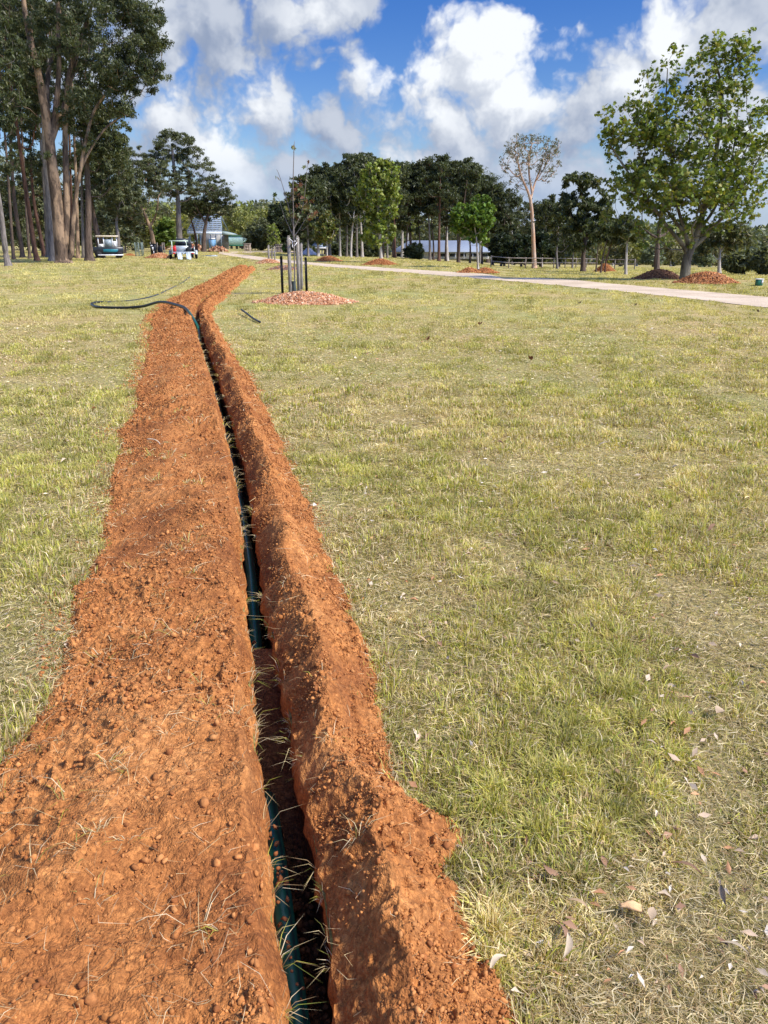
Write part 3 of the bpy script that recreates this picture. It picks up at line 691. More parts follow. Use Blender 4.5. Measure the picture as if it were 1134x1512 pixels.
o = new_mesh('fallen_soil', V, F.ravel(), np.full(len(F), 3), M_clod, C, False); tag(o, 'crumbs of soil fallen into the trench', None, None, 'stuff')
V, F, C = clods(150000)
o = new_mesh('soil_clods', V, F.ravel(), np.full(len(F), 3), M_clod, C, False); tag(o, 'crumbs and clods of red soil on the banks', None, None, 'stuff')
# straw pieces on soil
def bank_straw(N):
    rg = np.random.default_rng(77); y = np.exp(rg.uniform(math.log(.9), math.log(18), N)); left = rg.random(N) < .75; u = rg.uniform(0, 1, N)
    x = np.where(left, lipL(y)-wl(y)*u, lipR(y)+wr(y)*u); n = N; z = bank_z(x, y)+.006
    L_ = rg.uniform(.02, .12, n); w = np.maximum(.0012, .0007*y); az = rg.random(n)*6.283; el = rg.normal(.05, .15, n)
    dv = np.stack([np.cos(az)*np.cos(el), np.sin(az)*np.cos(el), np.sin(el)], -1)*L_[:, None]/2; wv = np.stack([-np.sin(az), np.cos(az), 0*az+.3], -1)*w[:, None]/2
    c = np.stack([x, y, z], -1); kink = rg.normal(0, .2, (n, 3))*L_[:, None]*np.array([1, 1, .1])+np.array([0, 0, .006])
    V = np.stack([c-dv-wv*.6, c-dv+wv*.6, c+kink+wv, c+kink-wv, c+dv], 1); base = np.arange(n)[:, None]*5
    loops = np.concatenate([base+np.array([[0, 1, 2, 3]]), base+np.array([[3, 2, 4]])], 1).ravel()
    return V.reshape(-1, 3), loops, np.tile([4, 3], n), np.repeat(STRAW[rg.integers(0, 5, n)]*rg.uniform(.6, 1.2, (n, 1)), 5, 0)
V, l, s, C = bank_straw(1500)
o = new_mesh('straw_on_soil', V, l, s, M_grass, C); tag(o, 'thin straw stems strewn over the dug soil', None, None, 'stuff')
# ================================================================== dead leaves and bark on the grass
def leaf_mesh(kind, cols):
    n = 9; t = np.linspace(0, 1, n); L_ = .09; W_ = .022 if kind == 'long' else .035
    if kind == 'round': L_ = .055
    wdt = W_*np.sin(math.pi*np.clip(t, .02, .98)**.85)/2; curve = .018*np.sin(t*2.6) if kind == 'long' else .004*np.sin(t*3); up_ = .012*np.sin(t*math.pi)+.006*t
    V = []
    for i in range(n):
        x = (t[i]-.5)*L_
        V += [(x, curve[i]-wdt[i], up_[i]+.004), (x, curve[i], up_[i]), (x, curve[i]+wdt[i], up_[i]+.005)]
    F = []
    for i in range(n-1):
        F += [(i*3, i*3+3, i*3+4, i*3+1), (i*3+1, i*3+4, i*3+5, i*3+2)]
    me = MB().add(V, F, cols); return me
LF = [('long', (.38,.27,.155), 'long curled pale gum leaf lying on the grass'), ('long', (.48,.39,.26), 'bleached whitish gum leaf lying on the grass'),
      ('round', (.45,.22,.09), 'small rusty orange dead leaf on the grass'), ('round', (.40,.30,.19), 'small pale tan dead leaf on the grass'), ('long', (.25,.15,.09), 'long dark brown curled leaf on the grass')]
protos = []
rg = np.random.default_rng(12)
SPOT = [(50,770),(95,690),(50,800),(145,648),(100,660),(125,565),(140,610),(68,570),(15,915),(70,1165),(635,955),(822,872),(845,940),(880,938),(975,830),(1005,965),(740,1040),(1060,1065),(985,1080),(850,1360),(820,1395),(812,1300),(1010,1300),(735,1450),(700,1485),(830,1420),(960,1370),(1065,1345),(900,820),(800,605),(738,663),(680,690),(520,620),(517,618),(710,480),(945,555),(985,1000),(1080,1420),(620,955),(560,835),(545,870),(570,905),(600,870),(770,765),(890,665),(955,850),(1050,790),(1100,900)]
spots = [gp(*p) for p in SPOT]
def ordinal(n):
    t = ['', 'first', 'second', 'third', 'fourth', 'fifth', 'sixth', 'seventh', 'eighth', 'ninth', 'tenth', 'eleventh', 'twelfth', 'thirteenth', 'fourteenth', 'fifteenth', 'sixteenth', 'seventeenth', 'eighteenth', 'nineteenth']
    if n < 20: return t[n]
    tens = {2: ('twenty', 'twentieth'), 3: ('thirty', 'thirtieth'), 4: ('forty', 'fortieth'), 5: ('fifty', 'fiftieth')}[n//10]
    return tens[1] if n % 10 == 0 else tens[0]+'-'+t[n % 10]
spots.sort(key=lambda p: p[1]); cnt_ = {True: 0, False: 0}
LFD = ['long curled pale gum leaf', 'bleached whitish gum leaf', 'rusty orange small leaf', 'pale tan small leaf', 'dark brown curled leaf']
for i, g in enumerate(spots):
    k = int(rg.choice([0, 0, 1, 1, 2, 3, 3, 4])); sc_ = rg.uniform(.45, .72)*(1+.06*g[1])
    me = None
    for kk, mm in protos:
        if kk == k: me = mm
    if me is None:
        o = leaf_mesh(LF[k][0], LF[k][1]).build('dead_leaf', M_attr, None, True); protos.append((k, o.data))
    else: o = bpy.data.objects.new('dead_leaf', me); COL.objects.link(o)
    o.location = (g[0], g[1], .032+rg.uniform(0, .018)); o.rotation_euler = (rg.normal(0, .45), rg.normal(0, .35), rg.random()*6.28); o.scale = (sc_*rg.uniform(.8, 1.2), sc_*rg.uniform(.6, 1.2), sc_)
    lf = bool(g[0] < cx(g[1])); cnt_[lf] += 1
    tag(o, f"{LFD[k]} in grass, {ordinal(cnt_[lf])} nearest of the leaves {'left' if lf else 'right'} of the trench", 'dead leaf', 'dead leaves lying in the grass')
# small crumbs of leaf and bark too many to count
mb = MB(); rgl = np.random.default_rng(71)
for i in range(2200):
    d = math.exp(rgl.uniform(math.log(1.2), math.log(16))); x = math.tan(rgl.uniform(-.6, .6))*d
    if in_dig(np.array([x]), np.array([d]), .0)[0]: continue
    if rgl.random() > .25+1.2*float(ss(bareness(np.array([x]), np.array([d]))[0], .5, .65)): continue
    L_ = rgl.uniform(.010, .040)*(1+.06*d); W_ = L_*rgl.uniform(.2, .5); a_ = rgl.random()*6.28; c_, s_ = math.cos(a_), math.sin(a_); z0 = rgl.uniform(.012, .042); e = rgl.normal(0, .3, 4)*W_
    c = np.array([(.58,.47,.33),(.48,.36,.24),(.66,.58,.46),(.34,.20,.12),(.52,.28,.14)][rgl.integers(0, 5)])*rgl.uniform(.8, 1.1)
    mb.add([(x-c_*L_/2, d-s_*L_/2, z0+e[0]), (x-s_*W_/2, d+c_*W_/2, z0+.004+e[1]), (x+c_*L_/2, d+s_*L_/2, z0+e[2]), (x+s_*W_/2, d-c_*W_/2, z0+.004+e[3])], [(0, 3, 2), (0, 2, 1)], c)
tag(mb.build('leaf_litter', M_attr), 'fine crumbs of dead leaf and bark among the grass', None, None, 'stuff')
g = gp(928, 1355); m = MB(); a = np.linspace(0, 1, 9)
for i in range(5):
    u = np.random.default_rng(40+i)
    m.tube([(x_*.085-.042, .006*math.sin(x_*5+i)+(i-2)*.004, .012+.008*math.sin(x_*3.1)) for x_ in a], [.002+.010*math.sin(math.pi*min(max(k_, .08), .92))*u.uniform(.7, 1.1) for k_ in a], 7, (.62, .40, .20))
o = m.build('bark_chunk', M_attr, None, True); o.location = (g[0], g[1], .03); o.rotation_euler = (.1, .1, -.1); o.scale = (.6, .65, .5); tag(o, 'crusty cream and orange chunk of dry bark lying in the grass', 'bark')
# black-brown leaf clumps on the mid lawn
for i, (px, py) in enumerate([(630,505),(708,482),(785,535),(1120,463),(937,453),(855,450)]):
    g = gp(px, py); m = MB(); u = np.random.default_rng(60+i)
    for k in range(4):
        az = u.random()*6.28; c_, s_ = math.cos(az), math.sin(az); L_ = .06
        m.add([(0, 0, .02), (c_*L_*.5-s_*.025, s_*L_*.5+c_*.025, .07), (c_*L_, s_*L_, .05+.04*u.random()), (c_*L_*.5+s_*.025, s_*L_*.5-c_*.025, .04)], [(0, 1, 2, 3)], (.24, .10, .05) if i < 3 else (.12, .085, .05))
    o = m.build('fallen_plane_leaf', M_attr, None, True, (g[0], g[1], .01)); tag(o, 'curled dark fallen plane leaf on the lawn, '+['below the chip mound', 'right of the one below the mound', 'in mid lawn', 'at the right edge', 'just below the track', 'left of the one below the track'][i], 'dead leaf', 'curled dark leaves on the far lawn')
# ================================================================== pipes
def pipe_mat():
    m = Mat('poly_pipe'); m.col(m.attr()); m.rough(.28); m.p.inputs['Specular IOR Level'].default_value = .5; return m.m
M_pipe = pipe_mat()
def catmull(P, n=12):
    P = np.array(P, float); Q = np.vstack([2*P[0]-P[1], P, 2*P[-1]-P[-2]]); out = []
    for i in range(1, len(Q)-2):
        for t in np.linspace(0, 1, n, endpoint=False):
            out.append(.5*((2*Q[i])+(-Q[i-1]+Q[i+1])*t+(2*Q[i-1]-5*Q[i]+4*Q[i+1]-Q[i+2])*t*t+(-Q[i-1]+3*Q[i]-3*Q[i+1]+Q[i+2])*t**3))
    out.append(Q[-2]); return np.array(out)
def pipe_mesh(P, r, green):
    n = 20; V, F = tube_geo(P, r, n, True); m = len(P)
    c = np.tile(np.array([.010, .012, .013]), (m*n, 1)).reshape(m, n, 3)
    Vr = V.reshape(m, n, 3); up_ = (Vr[:, :, 2]-P[:, None, 2])/r
    side_ = (Vr[:, :, 0]-P[:, None, 0])/r
    sel = (up_*.8+side_*.45 > .15) & green[:, None]
    c[sel] = (.007, .085, .050)
    st_ = (np.abs(up_*.6-side_*.8) < .12) & (up_ > 0) & green[:, None]; c[st_] = (.01, .02, .02)
    return V, F, c.reshape(-1, 3)
PP = []
for y_ in [.2, .6, 1.0, 1.4, 1.8, 2.1, 2.4, 2.7, 3.0, 3.3, 3.8, 4.4, 5, 6, 7, 8, 9.5, 11, 12.5, 13.8]:
    zf = -.145 if y_ < 2.1 else (-.22 if y_ < 3.2 else -.17)
    if 2.2 < y_ < 3.0: zf = -.44
    PP.append((float(lipL(y_))+.036+.006*math.sin(y_*2.2), y_, zf-.02*math.sin(y_*1.3)))
PP.append((float(cx(14.9)), 14.9, -.05))
for (px, py, dz) in [(288,482,.10),(276,470.5,.20),(262,465,.22),(238,460,.22),(210,457.5,.08),(180,456.5,.035),(152,456,.035),(139,453.8,.035),(136,450.5,.035),(146,447.5,.02),(170,445.8,-.006),(200,443,-.012),(228,437,-.004),(250,427,-.014),(270,417,-.008),(280,409,-.015)]:
    g = gp(px, py); g[2] = dz; PP.append(tuple(g))
PC = catmull(PP, 10)
V, F, C = pipe_mesh(PC, .031, PC[:, 1] < 16.6)
mb = MB(); mb.add(V, F); mb.c = [C]
o = mb.build('irrigation_pipe', M_pipe, None, True); tag(o, 'long black and green water pipe in the trench, looping over the left grass', 'pipe')
P2 = catmull([tuple(gp(357, 464)+[0, 0, .10]), tuple(gp(364, 468)+[0, 0, .08]), tuple(gp(374, 473.5)+[0, 0, .045]), tuple(gp(384, 478)+[0, 0, .035])], 8)
V, F, C = pipe_mesh(P2, .022, P2[:, 1] < 0); mb = MB(); mb.add(V, F); mb.c = [C]
o = mb.build('pipe_offcut', M_pipe, None, True); tag(o, 'short black pipe offcut lying on the lawn right of the trench bend', 'pipe')
g = gp(229, 683); m = MB(); th = np.linspace(0, 1.9, 12)
m.tube([(.07*math.cos(a_)-.02, 0, .035+.045*math.sin(a_)) for a_ in th], .0035, 7, (.5, .42, .3)); o = m.build('bark_curl', M_attr, None, True, (g[0], g[1], float(bank_z(g[0], g[1])[0]))); tag(o, 'thin curved pale bark strip standing on the left soil bank', 'bark')
# ================================================================== trees
def tree(name, base, tr, blobs_, label, cat='tree', rpx=4, ntar=60, per=110, rc=None, leaf=(.22, .09), lcol=None, bark=None, dist=None, seed=1, shape='gum',
         flat=.6, group=None, shell=.6, nseg=5, minr=.012, twig=True, extra=None, lm=None, upw=.25, droop=.0, srad=None):
    rg = np.random.default_rng(seed)
    if dist is None: g = gp(*base)
    else:
        g = ray(base[0], base[1], dist); g[2] = float(H(g[0], g[1]))
    Y = g[1]; mpp = Y/F_PX/(CP-(base[1]-CY)/F_PX*SP)
    def loc(px, py, dy=0.0): p = ray(px, py, Y); return np.array([p[0]-g[0], dy, p[2]-g[2]])
    nodes = []; par = []; fixed = {}
    def addpath(start, pts):
        i = start
        for p in pts: nodes.append(np.array(p, float)); par.append(i); i = len(nodes)-1
        return i
    nodes.append(np.zeros(3)); par.append(-1)
    stems = tr if isinstance(tr[0], list) else [tr]
    for si, st in enumerate(stems):
        pts = [loc(px, py, 0.0) for px, py in st]; prev = nodes[0] if si == 0 else None
        if si == 0: chain = [nodes[0]]+pts; start = 0
        else:
            d = [np.linalg.norm(n_-pts[0]) for n_ in nodes]; start = int(np.argmin(d)); chain = [nodes[start]]+pts[1:]
        dy_dir = rg.normal(0, .08)
        cm = catmull(chain, nseg)[1:]
        tt = np.linspace(0, 1, len(cm)); cm[:, 1] += dy_dir*cm[:, 2]*tt
        cm[:, :2] += np.cumsum(rg.normal(0, .012*mpp*40/nseg, (len(cm), 2)), 0)*.4
        i0 = len(nodes); addpath(start, cm); ra, rz_ = (srad[si] if srad else ((rpx, rpx*.30) if si == 0 else (rpx*.5, rpx*.16)))
        for kk_ in range(len(cm)): fixed[i0+kk_] = (ra+(rz_-ra)*((kk_+1)/len(cm))**.8)*mpp
    ntrunk = len(nodes)
    tg = []; tot = sum(b[2]*b[3]*(b[4] if len(b) > 4 else 1) for b in blobs_)
    for b in blobs_:
        n = max(1, int(round(ntar*b[2]*b[3]*(b[4] if len(b) > 4 else 1)/tot)))
        c = loc(b[0], b[1]); rx = b[2]*mpp; rz = b[3]*mpp; ry = min(rx, (rx+rz)/2)*(b[5] if len(b) > 5 else 1.0)
        cy_ = np.interp(c[2], [n_[2] for n_ in nodes[:2]], [0, 0]); off_y = rg.normal(0, .15)*rx
        v = rg.normal(size=(n, 3)); v /= np.linalg.norm(v, axis=1)[:, None]; r = rg.random(n)**(1/3*(1-shell)+.12)
        P = c+v*r[:, None]*np.array([rx, ry, rz])+np.array([0, off_y, 0]); tg += list(P)
    tg = np.array(tg); 
    if len(tg):
        order = np.argsort(np.linalg.norm(tg-np.array(nodes[min(len(nodes)-1, ntrunk//2)]), axis=1)); tg = tg[order]
    ends = []
    hmin = .15*max(n_[2] for n_ in nodes)
    for t_ in tg:
        N = np.array(nodes); d = t_-N; dl = np.linalg.norm(d, axis=1); hz = np.linalg.norm(d[:, :2], axis=1)
        cost = dl+1.6*np.maximum(0, N[:, 2]-(t_[2]-.5*hz))+(N[:, 2] < hmin)*50
        i = int(np.argmin(cost)); a = N[i]; L_ = dl[i]
        if L_ < 1e-3: continue
        k = max(2, min(nseg, int(L_/(mpp*9))+2)); ts = np.linspace(0, 1, k+1)[1:]
        bow = np.array([0, 0, -upw*L_]) if a[2] < t_[2] else np.array([0, 0, .1*L_])
        P = a+(t_-a)*ts[:, None]+np.sin(ts*math.pi)[:, None]*(bow+rg.normal(0, .08*L_, 3))+rg.normal(0, .03*L_, (k, 3))*(ts < .99)[:, None]
        ends.append(addpath(i, P))
    # pipe-model radii
    n = len(nodes); w = np.zeros(n); ch = [[] for _ in range(n)]
    for i in range(1, n): ch[par[i]].append(i)
    for i in range(n-1, -1, -1):
        w[i] = sum(w[c] for c in ch[i]) if ch[i] else 1.0
    rb = rpx*mpp; tipr = minr*max(1, Y/45)*.75; rr = tipr*w**.5; rr[0] = rb
    for i in range(1, n): rr[i] = fixed[i] if i in fixed else max(tipr, min(rr[i], rr[par[i]]*(.55 if par[i] in fixed else 1.0)))
    zN = np.array([n_[2] for n_ in nodes]); 
    root = empty(name, tuple(g))
    # sweep chains
    mbv = MB(); used = set()
    for i in range(n):
        for c in sorted(ch[i], key=lambda k_: (k_ != i+1, k_)):
            if c in used: continue
            chain = [i, c]; used.add(c); cur = c
            while ch[cur]:
                nx = cur+1 if (cur+1 in ch[cur] and cur+1 in fixed) else max(ch[cur], key=lambda q_: w[q_])
                if nx in used: break
                used.add(nx); chain.append(nx); cur = nx
            P = np.array([nodes[q_] for q_ in chain]); r_ = rr[chain].copy()
            if i != 0 or chain[1] != 1: r_[0] = r_[1]
            else:
                r_[0] = rb*1.45; 
                if len(r_) > 2: r_[1] = max(r_[1], rb*1.0)
            r_[-1] *= .5
            if i == 0: P[0, 2] -= .15
            mbv.tube(P, r_, 10 if r_.max() > .09 else 5, None, False)
    mbv.build('trunk', bark, root, True)
    # leaves
    if per > 0 and len(ends):
        rcm = (rc if rc else 8)*mpp; E = np.array([nodes[e] for e in ends]); m_ = len(E)
        cnt = rg.integers(int(per*.5), int(per*1.5)+1, m_); idx = np.repeat(np.arange(m_), cnt); nl = len(idx)
        v = rg.normal(size=(nl, 3)); v /= np.linalg.norm(v, axis=1)[:, None]; rad = rg.random(nl)**.45
        # each clump is itself lumpy: gather around three sub-centres
        sub = rg.normal(0, .45, (m_, 4, 3)); sc2 = sub[idx, rg.integers(0, 4, nl)]
        rs = rg.uniform(.65, 1.25, m_)[idx]*rcm
        P = E[idx]+(sc2*np.array([1, 1, flat])+v*rad[:, None]*.62*np.array([1, 1, flat]))*rs[:, None]
        if droop: P[:, 2] -= droop*rcm*np.linalg.norm((P-E[idx])[:, :2], axis=1)/rcm
        ll = leaf[0]*rg.uniform(.65, 1.3, nl); lw = leaf[1]*rg.uniform(.7, 1.3, nl)
        if shape == 'gum':
            D1 = rg.normal(size=(nl, 3)); D1[:, 2] -= .9
        else: D1 = rg.normal(size=(nl, 3)); D1[:, 2] *= .5; D1[:, 2] -= .25
        D1 /= np.linalg.norm(D1, axis=1)[:, None]
        D2 = np.cross(D1, rg.normal(size=(nl, 3))); D2 /= np.linalg.norm(D2, axis=1)[:, None]+1e-9
        lc = np.array(lcol); base_c = lc[rg.integers(0, len(lc), nl)]*rg.uniform(.7, 1.25, (nl, 1))*rg.uniform(.8, 1.2, m_)[idx][:, None]
        if shape == 'lobed':
            T = [(0, 0), (.22, .42), (.45, .22), (.62, .5), (.68, .16), (1.0, 0), (.68, -.16), (.62, -.5), (.45, -.22), (.22, -.42)]
        else: T = [(0, 0), (.35, .5), (1, 0), (.35, -.5)]
        nn = len(T); V = np.zeros((nl, nn, 3)); nrm = np.cross(D1, D2)
        for k, (a_, b_) in enumerate(T):
            V[:, k] = P+D1*((a_-.3)*ll)[:, None]+D2*(b_*(lw if shape != 'lobed' else ll))[:, None]+nrm*(abs(b_)*.25*ll)[:, None]
        if shape == 'lobed':
            F = np.array([(0, 1, 2, 8, 9), (2, 3, 4, 6, 7), (4, 5, 6, 6, 6)], dtype=object)
            loops = (np.arange(nl)[:, None]*nn+np.array([0, 1, 2, 8, 9, 2, 3, 4, 6, 7, 8, 4, 5, 6])[None]).ravel(); sizes = np.tile([5, 6, 3], nl)
        else: loops = (np.arange(nl)[:, None]*nn+np.arange(nn)[None]).ravel(); sizes = np.full(nl, nn)
        new_mesh('crown', V.reshape(-1, 3), loops, sizes, lm or (M_gum if shape == 'gum' else M_leaf), np.repeat(base_c, nn, 0), False, root)
    tag(root, label, cat, group)
    return root, g, mpp
GUM = [(.078,.098,.040),(.058,.076,.032),(.10,.118,.050),(.125,.132,.068)]
GUM2 = [(.12,.135,.062),(.09,.108,.05),(.155,.165,.085)]
GUM3 = [(.074,.090,.040),(.056,.070,.031),(.10,.114,.052)]
PLN = [(.17,.22,.032),(.13,.185,.03),(.21,.26,.045),(.26,.25,.05),(.10,.14,.028)]
LIME = [(.20,.25,.045),(.15,.21,.035),(.25,.27,.06)]
MAPLE = [(.12,.20,.028),(.09,.16,.025),(.17,.24,.035)]
OLIVE = [(.16,.17,.07),(.22,.21,.10),(.11,.125,.05),(.27,.25,.14)]
EG = 'tall eucalypts at the left edge'
# big old multi stemmed gum
tree('eucalyptus_tree', (94,389), [[(91,370),(85,300),(79,250),(75,200),(68,150),(60,100),(50,50),(40,-40)],[(76,215),(82,160),(86,100),(84,40),(80,-50)],[(75,205),(66,150),(64,100),(70,40),(66,-30)],[(76,215),(92,150),(100,90),(110,20)],[(92,386),(105,375),(108,330),(114,280),(126,215),(140,165),(165,130)],[(92,384),(99,330),(97,260),(95,180),(99,110),(118,50),(135,-10)],[(75,200),(60,140),(48,80),(38,20)],[(114,280),(122,240),(150,190),(180,165)]],
     [(30,70,62,48,1.1),(70,-50,130,45,1.0),(172,60,72,56,1.9),(206,20,38,38,1.2),(192,118,48,46,1.6),(150,150,40,30,1.0),(130,-60,90,50,.7),(15,130,45,36,.8),(120,180,30,26,.4),(222,70,20,30,.6),(110,120,50,30,.3),(100,230,40,24,.3)],
     'huge old gum with peeling tan bark and several fused stems at the left', rpx=12.5, ntar=430, per=135, rc=11, leaf=(.25,.085), lcol=GUM, bark=M_bark_tan, seed=5, group=EG, nseg=6, flat=.75, dist=64,
     srad=[(11.5,2.5),(5,1.8),(4.5,1.8),(4,1.5),(4.5,1.5),(6,1.8),(3,1.2),(2.5,1)])
for i_, (bx_, by_, tx_, w_, bk_, lab_) in enumerate([(20,381,6,2.6,M_bark_dark,'thin dark gum between the leaning edge gum and the next'),(44,380,26,2.4,M_bark_dark,'very slim dark gum in the gap left of the red brown one'),(115,381,112,3.2,M_bark_tan,'slim tan gum just right of the huge old gum'),(123,378,116,2.6,M_bark_grey,'thin grey gum between the huge gum and the stout dark one'),(70,379,62,2.6,M_bark_grey,'thin grey gum half hidden left of the straight grey brown one'),(107,378,104,2.6,M_bark_red,'thin red brown gum hidden behind the huge old gum')]):
    tree('eucalyptus_tree', (bx_, by_), [((bx_*.85+tx_*.15), 350), (bx_*.6+tx_*.4, 280), (bx_*.3+tx_*.7, 200), (tx_, 110), (tx_-3, 30)], [(tx_, 60, 30, 50, 1), (tx_+8, 150, 24, 34, .8), (tx_+4, 230, 16, 20, .4)], lab_, rpx=w_, ntar=80, per=70, rc=8, leaf=(.30,.11), lcol=GUM, bark=bk_, seed=950+i_, group=EG, dist=78+i_*2)
T = [  # base, trunk, blobs, radius, bark, label, seed, dist
 ((12,389),[(8,370),(0,300),(-10,240),(-20,150)],[(-10,120,40,60,1),(-30,60,50,50,1),(0,240,22,28,.6)],6,M_bark_grey,'pale grey gum leaning left at the very left edge','a',56),
 ((33,377),[(31,360),(20,290),(14,200),(12,120),(8,40)],[(15,50,40,50,1),(10,140,30,40,.9),(25,215,28,26,.8),(5,280,20,24,.5)],4.2,M_bark_dark,'slim dark gum second from the left edge','b',86),
 ((55,384),[(50,360),(40,280),(32,200),(25,120),(22,40)],[(25,20,45,45,1),(45,90,30,30,.8),(30,170,28,30,.7)],4.6,M_bark_red,'slim red brown gum between the second and the grey trunk','c',72),
 ((65,377),[(62,360),(50,300),(44,240),(40,150)],[(45,160,30,44,1),(60,110,35,35,.6),(48,250,26,26,.7),(30,300,18,18,.4)],4,M_bark_red,'thin dark red gum behind and right of the red brown one','d',90),
 ((77,384),[(76,360),(70,300),(62,230),(56,150),(58,80)],[(60,100,35,40,1),(50,30,40,40,1)],6,M_bark_grey,'straight grey brown gum just left of the huge old gum','e',70),
 ((132,382),[(130,350),(130,300),(128,250),(124,200),(120,150)],[(150,215,34,24,1.2),(125,170,35,30,1),(175,250,22,18,.5),(160,180,30,22,.8)],7,M_bark_dark,'stout dark gum right of the huge one with a curving side branch','f',72),
 ((149,377),[(145,350),(138,310),(132,260),(130,210)],[(140,240,26,26,1),(150,200,26,20,.6)],6,M_bark_dark,'leaning dark trunk in front of the vehicle under the gums','g',84),
 ((175,377),[(174,350),(171,325),(176,290)],[(172,262,34,34,1.3),(190,300,26,22,.8),(150,285,24,26,.8),(205,285,18,24,.5)],4,M_bark_grey,'slender grey tree with grey green crown right of the vehicle','h',84),
 ((228,373),[[(226,355),(222,335),(212,310),(205,290)],[(222,335),(232,315),(238,290)]],[(200,255,36,32,1.3),(235,290,26,28,.9),(190,300,24,24,.7),(215,232,28,18,.8),(180,235,22,18,.5)],4.5,M_bark_tan,'forked tan gum behind the black tree guard','i',110),
 ((265,366),[(265,350),(264,320),(263,290),(258,250),(255,215)],[(258,215,34,18,1.2),(240,245,32,18,1),(285,240,28,18,1),(262,270,42,18,1.1),(300,275,26,14,.7),(228,275,22,16,.6),(255,197,18,8,.5)],6,M_bark_grey,'tall spreading gum with flat layered crown behind the trailer','j',120),
 ((301,368),[[(301,350),(303,330),(308,310),(312,295)],[(303,330),(292,310),(285,298)]],[(318,290,28,14,1.2),(300,310,26,12,1),(332,305,16,12,.8),(320,268,16,8,.6),(290,290,20,10,.6)],4,M_bark_dark,'dark flat topped gum in front of the steel roof frame','k',125),
 ((290,368),[(289,350),(284,330),(280,315)],[(282,305,18,10,1)],2.6,M_bark_red,'thin reddish gum left of the steel roof frame','l',128),
]
for i, (b, t_, bl, r_, bk, lab, sd, ds) in enumerate(T):
    big = i in (0, 1, 2, 3, 4)
    tree('eucalyptus_tree', b, t_, bl, lab, rpx=r_*.9, ntar=[90, 130, 110, 110, 80, 140, 80, 120, 120, 230, 120, 34][i], per=100, rc=9 if i < 7 else 6.5, leaf=(.30,.12), lcol=GUM if i not in (7, 8, 9) else GUM2, bark=bk, seed=20+i, group=EG, dist=ds, flat=.7 if i < 8 else .5)
# grove across the track
BX = [(455,379),(470,379),(487,378),(502,379),(512,379),(518,380),(527,380),(535,380),(543,379),(572,381),(583,381),(594,380),(607,382),(635,384),(648,386),(660,385),(677,388),(690,385),(699,386),(710,389),(720,388),(731,387),(740,389),(757,391)]
TOP = lambda x: np.interp(x, [440, 455, 480, 510, 545, 570, 590, 615, 640, 665, 690, 712, 730, 760, 800], [285, 262, 246, 240, 224, 232, 242, 236, 230, 232, 243, 252, 272, 285, 285])
ORD = ['first', 'second', 'third', 'fourth', 'fifth', 'sixth', 'seventh', 'eighth', 'ninth', 'tenth', 'eleventh', 'twelfth', 'thirteenth', 'fourteenth', 'fifteenth', 'sixteenth', 'seventeenth', 'eighteenth', 'nineteenth', 'twentieth', 'twenty-first', 'twenty-second', 'twenty-third', 'twenty-fourth']
for i, (bx, by) in enumerate(BX):
    u = np.random.default_rng(200+i); tp = float(TOP(bx))+u.uniform(0, 14)*(i % 2); lx = u.normal(0, 5)
    w_ = u.uniform(22, 31); mid = tp+26
    bl = [(bx+lx, tp+15, w_, 15, 1.2), (bx+lx*1.4-8, mid+14, w_*.9, 17, 1), (bx+lx*.5+9, mid+34, w_*.75, 18, .8), (bx, mid+58, w_*.5, 14, .25)]
    tree('grove_gum_tree', (bx, by), [(bx+lx*.1, by-25), (bx+lx*.4, by-60), (bx+lx*.7, (by+tp)/2-15), (bx+lx, tp+30)], bl,
         f'dark crowned gum in the grove across the track, {ORD[i]} trunk counting from its left end', rpx=u.uniform(1.7, 2.7), ntar=90, per=75, rc=7, leaf=(.38,.15), lcol=GUM3 if i % 3 else GUM,
         bark=[M_bark_dark, M_bark_grey, M_bark_red, M_bark_pale][i % 4 if i > 7 else 3 if i % 2 else 1], seed=300+i, group='gum trees of the dark grove', flat=.55)
BX2 = [447,462,480,498,515,533,550,566,580,600,620,640,658,676,694,712,728,745]
for i, bx in enumerate(BX2):
    u = np.random.default_rng(800+i); tp = float(TOP(bx))+u.uniform(2, 12); dd_ = 128.0
    bl = [(bx, tp+16, 26, 17, 1.2), (bx-6, tp+44, 24, 20, 1.1), (bx+6, tp+75, 20, 20, .6)]
    tree('grove_gum_tree', (bx, 384), [(bx, 360), (bx+u.normal(0, 3), 320), (bx+u.normal(0, 3), tp+30)], bl, f'dark gum in the back row of the grove, {ORD[i]} from the left end', rpx=1.6, ntar=80, per=70, rc=7, leaf=(.46,.19), lcol=GUM3, bark=M_bark_dark, seed=820+i, group='gum trees at the back of the grove', flat=.6, dist=dd_)
